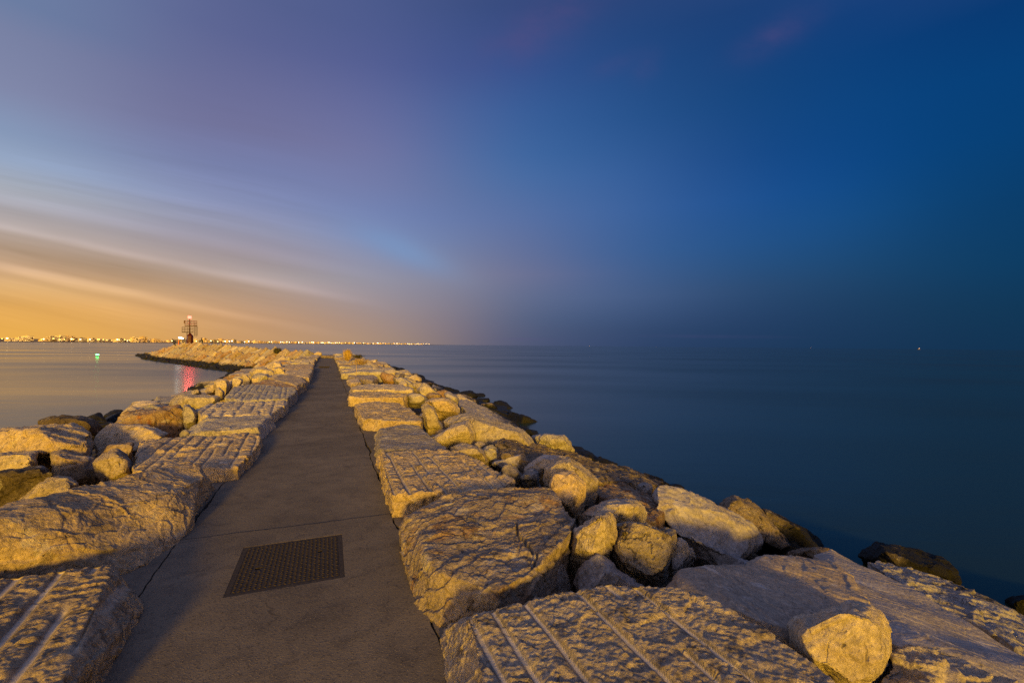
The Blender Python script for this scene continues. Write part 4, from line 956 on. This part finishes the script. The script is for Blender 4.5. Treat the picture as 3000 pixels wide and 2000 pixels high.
pl_ = bpy.data.lights.new('beacon_light', 'POINT'); pl_.color = (1, .10, .08); pl_.energy = 2600; pl_.shadow_soft_size = .35
plo = bpy.data.objects.new('beacon_light', pl_); COL.objects.link(plo); plo.location = BP + Vector((0, 0, 5.2)); 

# ------------------------------------------------------------------ people fishing by the beacon
M['coat'] = plain('dark_navy_jacket', (.020, .022, .030), .9)
M['trouser'] = plain('black_trousers', (.012, .012, .014), .9)
M['skin'] = plain('skin', (.45, .28, .20), .6)
M['hair'] = plain('dark_hair', (.02, .015, .012), .7)
M['orange'] = plain('orange_paint', (.62, .16, .02), .5)
def skinmesh(name, verts, edges, mat, parent, sub=2):
    me = bpy.data.meshes.new(name); me.from_pydata([v[:3] for v in verts], edges, [])
    o = bpy.data.objects.new('tmp', me); COL.objects.link(o)
    o.modifiers.new('k', 'SKIN')
    sk = me.skin_vertices[0].data
    for i, v in enumerate(verts): sk[i].radius = (v[3], v[4] if len(v) > 4 else v[3])
    sk[0].use_root = True
    ss = o.modifiers.new('s', 'SUBSURF'); ss.levels = ss.render_levels = sub
    dg = bpy.context.evaluated_depsgraph_get(); out = bpy.data.meshes.new_from_object(o.evaluated_get(dg))
    bpy.data.objects.remove(o); bpy.data.meshes.remove(me)
    shade(out); out.name = name
    return link(name, out, mat, parent)
def person(loc, face, label, lean=0.0, crouch=0.0):
    e = empty('person', loc, label, 'person', None); e.rotation_euler = (0, 0, face)
    hip = .92 - .42 * crouch; ly = lean                              # leans toward +y
    V = []; E = []
    def add(x, y, z, r, p_=None, r2=None):
        V.append((x, y, z, r, r2 or r))
        if p_ is not None: E.append((p_, len(V) - 1))
        return len(V) - 1
    pel = add(0, 0, hip, .15, None, .11)
    ab = add(0, .10 * ly, hip + .18, .15, pel, .11); ch = add(0, .32 * ly, hip + .40 - .05 * ly, .17, ab, .12); nk = add(0, .46 * ly, hip + .56 - .10 * ly, .06, ch)
    hd = add(0, .54 * ly + .02, hip + .68 - .12 * ly, .095, nk); add(0, .57 * ly + .02, hip + .80 - .13 * ly, .08, hd)
    for sx in (-1, 1):
        sh = add(.19 * sx, .34 * ly, hip + .46 - .07 * ly, .065, ch); eb = add(.25 * sx, .34 * ly + .14, hip + .20 - .05 * ly, .048, sh)
        wr = add(.16 * sx, .36 * ly + .38, hip + .18, .036, eb); add(.14 * sx, .36 * ly + .47, hip + .19, .04, wr)
        hp = add(.10 * sx, 0, hip - .06, .095, pel); kn = add(.12 * sx, .06 + .34 * crouch, .48 - .04 * crouch, .065, hp)
        an = add(.12 * sx, -.02, .09, .045, kn); add(.13 * sx, .14, .045, .042, an)
    body = skinmesh('body', V, E, M['coat'], e)
    h = V[hd]; hx, hy, hz2 = V[hd + 1][:3]
    skinmesh('face', [(0, h[1] + .035, h[2] + .02, .075), (0, hy + .04, hz2 - .02, .07)], [(0, 1)], M['skin'], e, 1)
    skinmesh('hair', [(0, h[1] - .03, h[2] + .05, .085), (0, hy - .01, hz2 + .015, .088)], [(0, 1)], M['hair'], e, 1)
    return e
view = math.atan2(-BP.x, BP.y)
def near_beacon(dx_, dfn): 
    p_ = BP + Vector((math.cos(view), math.sin(view), 0)) * dx_ + FN * dfn; p_.z = BP.z - .12; return p_
person(near_beacon(-1.75, -.3), view + math.pi * .4, 'person in dark clothes crouching left of the beacon beside the white lamp', .9, .9)
person(near_beacon(2.25, -.2), view + math.pi * .6, 'person in dark clothes standing right of the beacon with a fishing rod', .35, .35)
rod0 = near_beacon(2.0, -.2) + Vector((0, 0, .78)); rodv = Vector((math.cos(view), math.sin(view), 0)) * -1.5 + Vector((0, 0, .45)) - FN * .3
bm = bmesh.new(); tube(bm, (0, 0, 0), rodv * .15, .022, 6); tube(bm, rodv * .15, rodv * 1.3, .012, 6)
tag(done('fishing_rod', bm, M['steel'], None), 'thin fishing rod held by the person right of the beacon', 'fishing rod').location = rod0
# white work lamp on a short pole
lp = near_beacon(-1.75, .35)
el_ = empty('work_lamp', lp, 'bright white work lamp on a short pole beside the crouching person', 'lamp')
bm = bmesh.new(); tube(bm, (0, 0, -.2), (0, 0, 1.25), .03); tube(bm, (0, 0, 1.2), (.35, 0, 1.35), .02); done('pole', bm, M['steel'], el_)
bm = bmesh.new(); lathe(bm, [(.08, 1.28), (.26, 1.36), (.30, 1.46), (.24, 1.56), (.08, 1.62)], 12, (.05, 0)); lathe(bm, [(.06, 1.20), (.17, 1.27), (.19, 1.34), (.15, 1.42), (.05, 1.46)], 10, (.48, 0)); done('lamp_head', bm, M['whitelamp'], el_)
wl = bpy.data.lights.new('work_lamp_light', 'POINT'); wl.color = (.85, 1, .95); wl.energy = 14; wl.shadow_soft_size = .25
wlo = bpy.data.objects.new('work_lamp_light', wl); COL.objects.link(wlo); wlo.location = lp + Vector((0, 0, 1.55)) - FN * .4
ep = empty('marker_post', near_beacon(-.72, -.9), 'slim orange post standing at the foot of the beacon', 'post')
bm = bmesh.new(); lathe(bm, [(.09, -.2), (.09, .95), (.06, 1.0), (.02, 1.03)], 10); done('post', bm, M['orange'], ep)
bm = bmesh.new(); lathe(bm, [(.2, -.25), (.2, -.02), (.12, .02)], 10); done('base', bm, M['steel'], ep)

# green lit fishing float resting on the harbour water
M['greenlamp'] = glow('lit_green_float', (.10, 1.0, .22), 9, False)
gp = P(285, 1044, WATER)
fe = empty('fishing_float', gp, 'small green glowing fishing float on the harbour water left of the jetty head', 'float')
bm = bmesh.new(); lathe(bm, [(.03, -.25), (.14, -.08), (.20, .04), (.14, .16), (.04, .24)], 12); done('body', bm, M['steel'], fe)
bm = bmesh.new(); lathe(bm, [(.05, .23), (.26, .28), (.30, .38), (.20, .48), (.03, .52)], 10); done('light', bm, M['greenlamp'], fe)

# ------------------------------------------------------------------ town along the far shore
XS = -1165.0
def shore_x(y): return XS + 6 * math.sin(y * .004) - .004 * (y - 1000)
bm = bmesh.new(); prev = None
for i in range(80):
    y = 700 + i * 95; x = shore_x(y)
    row = [bm.verts.new(q_) for q_ in ((x, y, WATER - .5), (x - 6, y, WATER + 1.4), (x - 40, y, WATER + 2.2), (x - 900, y, WATER + 12), (x - 5000, y, WATER + 30))]
    if prev:
        for a in range(4): bm.faces.new((prev[a], prev[a + 1], row[a + 1], row[a]))
    prev = row
bmesh.ops.recalc_face_normals(bm, faces=bm.faces)
tag(link('shore', from_bm(bm, 'shore'), plain('dark_beach_sand', (.16, .12, .08), 1.0)), 'low far shore under the town lights', kind='structure')
def facade(name, base, lit, strength, dens):  # glowing windows also stand in for lamplight on the walls
    m, t, b = new_mat(name)
    tcn = t.new('ShaderNodeTexCoord'); oi = t.new('ShaderNodeObjectInfo')
    br = t.new('ShaderNodeTexBrick'); br.offset = 0
    mp = t.new('ShaderNodeMapping'); t.l.new(tcn.outputs['Object'], mp.inputs[0]); mp.inputs['Rotation'].default_value = (R(90), 0, R(90))
    sx = t.new('ShaderNodeSeparateXYZ'); t.l.new(tcn.outputs['Object'], sx.inputs[0])
    u = t.math('ADD', sx.outputs[1], sx.outputs[0]); v = sx.outputs[2]
    fu = t.math('FRACT', t.math('DIVIDE', u, 3.2)); fv = t.math('FRACT', t.math('DIVIDE', v, 3.1))
    win = t.math('MULTIPLY', t.math('MULTIPLY', t.math('GREATER_THAN', fu, .25), t.math('LESS_THAN', fu, .75)), t.math('MULTIPLY', t.math('GREATER_THAN', fv, .3), t.math('LESS_THAN', fv, .8)))
    wn = t.new('ShaderNodeTexWhiteNoise', noise_dimensions='4D')
    t.l.new(t.comb(t.math('FLOOR', t.math('DIVIDE', u, 3.2)), t.math('FLOOR', t.math('DIVIDE', v, 3.1)), 0.0), wn.inputs['Vector']); t.l.new(t.math('MULTIPLY', oi.outputs['Random'], 50.0), wn.inputs['W'])
    on = t.math('MULTIPLY', win, t.math('LESS_THAN', wn.outputs['Value'], dens))
    b.inputs['Base Color'].default_value = base + (1,); b.inputs['Roughness'].default_value = .9
    b.inputs['Emission Color'].default_value = lit + (1,)
    t.l.new(t.math('MULTIPLY', on, strength), b.inputs['Emission Strength'])
    m.cycles.emission_sampling = 'NONE'
    return m
FAC = [facade('rendered_facade_lit_windows', (.45, .34, .22), (1.0, .55, .13), 2.6, .7), facade('ochre_facade_lit_windows', (.42, .30, .17), (1.0, .46, .09), 1.9, .7), facade('dim_facade', (.30, .24, .20), (1.0, .60, .20), 1.5, .3)]
def house_mesh(w, d, h, kind):
    bm = bmesh.new(); box(bm, -d / 2, d / 2, -w / 2, w / 2, 0, h)
    if kind == 0:                                                      # pitched roof
        vs = [bm.verts.new(q_) for q_ in ((-d / 2 - .4, -w / 2 - .4, h + .02), (d / 2 + .4, -w / 2 - .4, h + .02), (d / 2 + .4, w / 2 + .4, h + .02), (-d / 2 - .4, w / 2 + .4, h + .02), (0, -w / 2 - .4, h + 2.6), (0, w / 2 + .4, h + 2.6))]
        for f in ((0, 1, 4), (2, 3, 5), (1, 2, 5, 4), (3, 0, 4, 5), (3, 2, 1, 0)): bm.faces.new([vs[i] for i in f])
    else:                                                              # flat roof with parapet and stair head
        box(bm, -d / 2 - .3, d / 2 + .3, -w / 2 - .3, w / 2 + .3, h + .02, h + .6); box(bm, -2.5, 2.5, -w * .2, w * .12, h + .62, h + 3.2)
        for f in range(1, int(h / 3.1)): box(bm, d / 2 + .02, d / 2 + 1.1, -w * .42, w * .42, f * 3.1 - .1, f * 3.1 + .12)
    bmesh.ops.recalc_face_normals(bm, faces=bm.faces)
    return from_bm(bm, 'house')
HM = []
for i, (w, d, h, kd) in enumerate([(16, 12, 9.5, 0), (22, 12, 12.6, 1), (26, 13, 15.6, 1), (18, 12, 18.8, 1), (14, 11, 6.4, 0), (30, 14, 12.6, 1)]):
    for fm in FAC:
        me = house_mesh(w, d, h, kd); me.materials.append(fm); HM.append((me, w, h))
rc = random.Random(3)
y = 1010.0; nb_ = 0
while y < 6300:
    me, w, h = rc.choice(HM) if y < 2400 else rc.choice([q_ for q_ in HM if q_[2] < 13])
    sc = 1.0 if y < 2600 else 1.0 + (y - 2600) / 5200
    o = bpy.data.objects.new('building', me); COL.objects.link(o)
    o.location = (shore_x(y) - 38 - rc.uniform(0, 18), y, WATER + 1.9); o.rotation_euler = (0, 0, rc.uniform(-.12, .12)); o.scale = (1, sc, rc.uniform(.6, .95))
    tag(o, 'far building with lit windows in the town along the shore', 'building', 'buildings of the town on the far shore')
    y += w * sc + rc.choice((2, 4, 7, 12)) * (1 if y < 1900 else 2.2 if y < 3500 else 5); nb_ += 1
# promenade lamps: pole and glowing globe
M['lampA'] = glow('lit_sodium_lamp', (1.0, .50, .10), 4); M['lampB'] = glow('lit_warm_white_lamp', (1.0, .66, .24), 9); M['lampC'] = glow('lit_white_lamp_far', (1.0, .86, .6), 9)
bm = bmesh.new(); tube(bm, (0, 0, 0), (0, 0, 7), .12, 6); pole_me = from_bm(bm, 'pole'); pole_me.materials.append(M['steel'])
heads = []
for k_ in ('lampA', 'lampB', 'lampC'):
    bm = bmesh.new(); lathe(bm, [(.3, 5.9), (1.15, 6.5), (1.5, 7.3), (1.15, 8.1), (.3, 8.6)], 8); me = from_bm(bm, 'globe'); me.materials.append(M[k_]); heads.append(me)
y = 1015.0; nl_ = 0
while y < 6600:
    dens = .5 + .5 * math.sin(y * .011) + .35 * math.sin(y * .037 + 1)
    if y > 1420 and y < 1560: dens -= .6
    if rc.random() < .25 + .75 * dens:
        e = empty('promenade_lamp', (shore_x(y) - 12 - rc.uniform(0, 14), y, WATER + 1.4), 'glowing lamp among those lining the far promenade', 'lamp', 'lamps along the far promenade')
        sc = rc.uniform(.75, 1.25) * (1 + .12 * (y - 1000) / 1000); e.scale = (sc, sc, sc * .9)
        a = bpy.data.objects.new('pole', pole_me); COL.objects.link(a); a.parent = e
        a = bpy.data.objects.new('globe', rc.choice(heads if y > 1700 else heads[:2] + heads[:1])); COL.objects.link(a); a.parent = e
        nl_ += 1
    y += rc.uniform(7, 13) * (1 if y < 1700 else 2.6 if y < 3500 else 6.5)

# fishing boats far out with a light each
M['hull'] = plain('dark_boat_hull', (.05, .055, .065), .6); M['boatlamp'] = glow('lit_boat_lamp', (1.0, .66, .42), 1.3)
bm = bmesh.new(); secs = []
for x, w, z0 in ((-7, 1.6, .3), (-5, 2.1, -.2), (0, 2.3, -.4), (4.5, 1.7, -.3), (7.2, .15, .4)):
    secs.append([bm.verts.new(q_) for q_ in ((x, -w, 1.6 + .1 * max(0, x - 2)), (x, -w * .5, z0), (x, w * .5, z0), (x, w, 1.6 + .1 * max(0, x - 2)))])
for a, b in zip(secs, secs[1:]):
    for i in range(3): bm.faces.new((a[i], a[i + 1], b[i + 1], b[i]))
    bm.faces.new((a[3], a[0], b[0], b[3]))
bm.faces.new(secs[0]); bm.faces.new(secs[-1][::-1]); bmesh.ops.recalc_face_normals(bm, faces=bm.faces); hull_me = from_bm(bm, 'hull'); hull_me.materials.append(M['hull'])
bm = bmesh.new(); box(bm, -4.5, -1.2, -1.3, 1.3, 1.62, 4.0); box(bm, -4.8, -.9, -1.5, 1.5, 4.02, 4.2); cab_me = from_bm(bm, 'cabin'); cab_me.materials.append(M['hull'])
bm = bmesh.new(); tube(bm, (-.6, 0, 1.6), (-.6, 0, 7.5), .12, 6); mast_me = from_bm(bm, 'mast'); mast_me.materials.append(M['hull'])
bm = bmesh.new(); lathe(bm, [(.2, 4.3), (.9, 4.8), (1.2, 5.5), (.9, 6.2), (.2, 6.6)], 8, (1.2, 0)); bl_me = from_bm(bm, 'deck_lamp'); bl_me.materials.append(M['boatlamp'])
for u, dist, lab, sc in ((2692, 2300, 'fishing boat with the brightest deck light, far right on the horizon', 1.2), (2375, 3600, 'faint fishing boat on the horizon left of the brightest one', .8), (1727, 4200, 'faint fishing boat on the horizon nearest the town lights', .8), (1922, 4600, 'faint fishing boat in the middle of the open horizon', .6)):
    e = empty('fishing_boat', Vector(((u - 1500) / FPX * dist, dist, WATER)), lab, 'boat', 'fishing boats on the horizon'); e.scale = (sc, sc, sc); e.rotation_euler = (0, 0, rc.uniform(-.4, .4))
    for nm, me in (('hull', hull_me), ('cabin', cab_me), ('mast', mast_me), ('deck_lamp', bl_me)):
        a = bpy.data.objects.new(nm, me); COL.objects.link(a); a.parent = e

# ------------------------------------------------------------------ plants among the stones
M['straw'] = plain('dry_straw_leaves', (.40, .27, .07), .9, 0, 0, 6, .4); M['stalk'] = plain('dry_stalk', (.42, .31, .14), .9); M['scrub'] = plain('dark_scrub_leaves', (.05, .045, .02), .9, 0, 0, 6, .4)
def tuft(name, loc, h, w, mat, label, cat, n=160, seed=1):
    rs = random.Random(seed); e = empty(name, loc, label, cat)
    bm = bmesh.new()
    for _ in range(n):
        a = rs.uniform(0, 6.28); b0 = Vector((rs.gauss(0, w * .18), rs.gauss(0, w * .18), 0)); ln = h * rs.uniform(.45, 1.0)
        tip = b0 + Vector((math.cos(a) * w * rs.uniform(.05, .5), math.sin(a) * w * rs.uniform(.05, .5), ln)); s_ = Vector((math.sin(a), -math.cos(a), 0)) * h * rs.uniform(.02, .045)
        m_ = b0.lerp(tip, .55) + Vector((0, 0, h * .08))
        v = [bm.verts.new(q_) for q_ in (b0, m_ - s_, tip, m_ + s_)]; bm.faces.new(v)
    done('leaves', bm, mat, e)
    bm = bmesh.new()
    for _ in range(7):
        tube(bm, (rs.gauss(0, w * .08), rs.gauss(0, w * .08), -.1), (rs.gauss(0, w * .2), rs.gauss(0, w * .2), h * .6), .012, 5)
    done('stems', bm, M['stalk'], e)
    return e
p_ = P(1018, 1056, .25); tuft('dry_shrub', p_, .95, .55, M['straw'], 'golden dry shrub standing right of the far end of the path', 'shrub', 220, 3)
p_ = P(1046, 1068, .2); tuft('dry_shrub', p_ + Vector((.2, 0, 0)), .4, 1.2, M['straw'], 'low straw coloured shrub behind the dry weed stalk', 'shrub', 160, 5)
p_ = P(1048, 1050, .2); tuft('dark_shrub', p_, .45, 1.1, M['scrub'], 'low dark shrub right of the golden dry shrub', 'shrub', 200, 7)
p_ = PY(813, 1036, 52); tuft('dark_shrub', p_, .75, .8, M['scrub'], 'lone dark rounded shrub on the crest left of the path end', 'shrub', 260, 9)
p_ = P(1043, 1104, .16); e = empty('weed_stalk', p_, 'tall thin dry weed stalk growing on the flat sandy slab', 'weed')
bm = bmesh.new(); tube(bm, (0, 0, -.05), (.01, .02, .30), .010, 6); tube(bm, (.01, .02, .30), (-.01, .03, .56), .008, 6); done('stem', bm, M['stalk'], e)
bm = bmesh.new()
for i in range(14):
    a = i * .9; tube(bm, (-.01, .03, .52), (math.cos(a) * .11, .03 + math.sin(a) * .11, .58 + .03 * math.sin(i)), .005, 4)
done('seed_head', bm, M['stalk'], e)
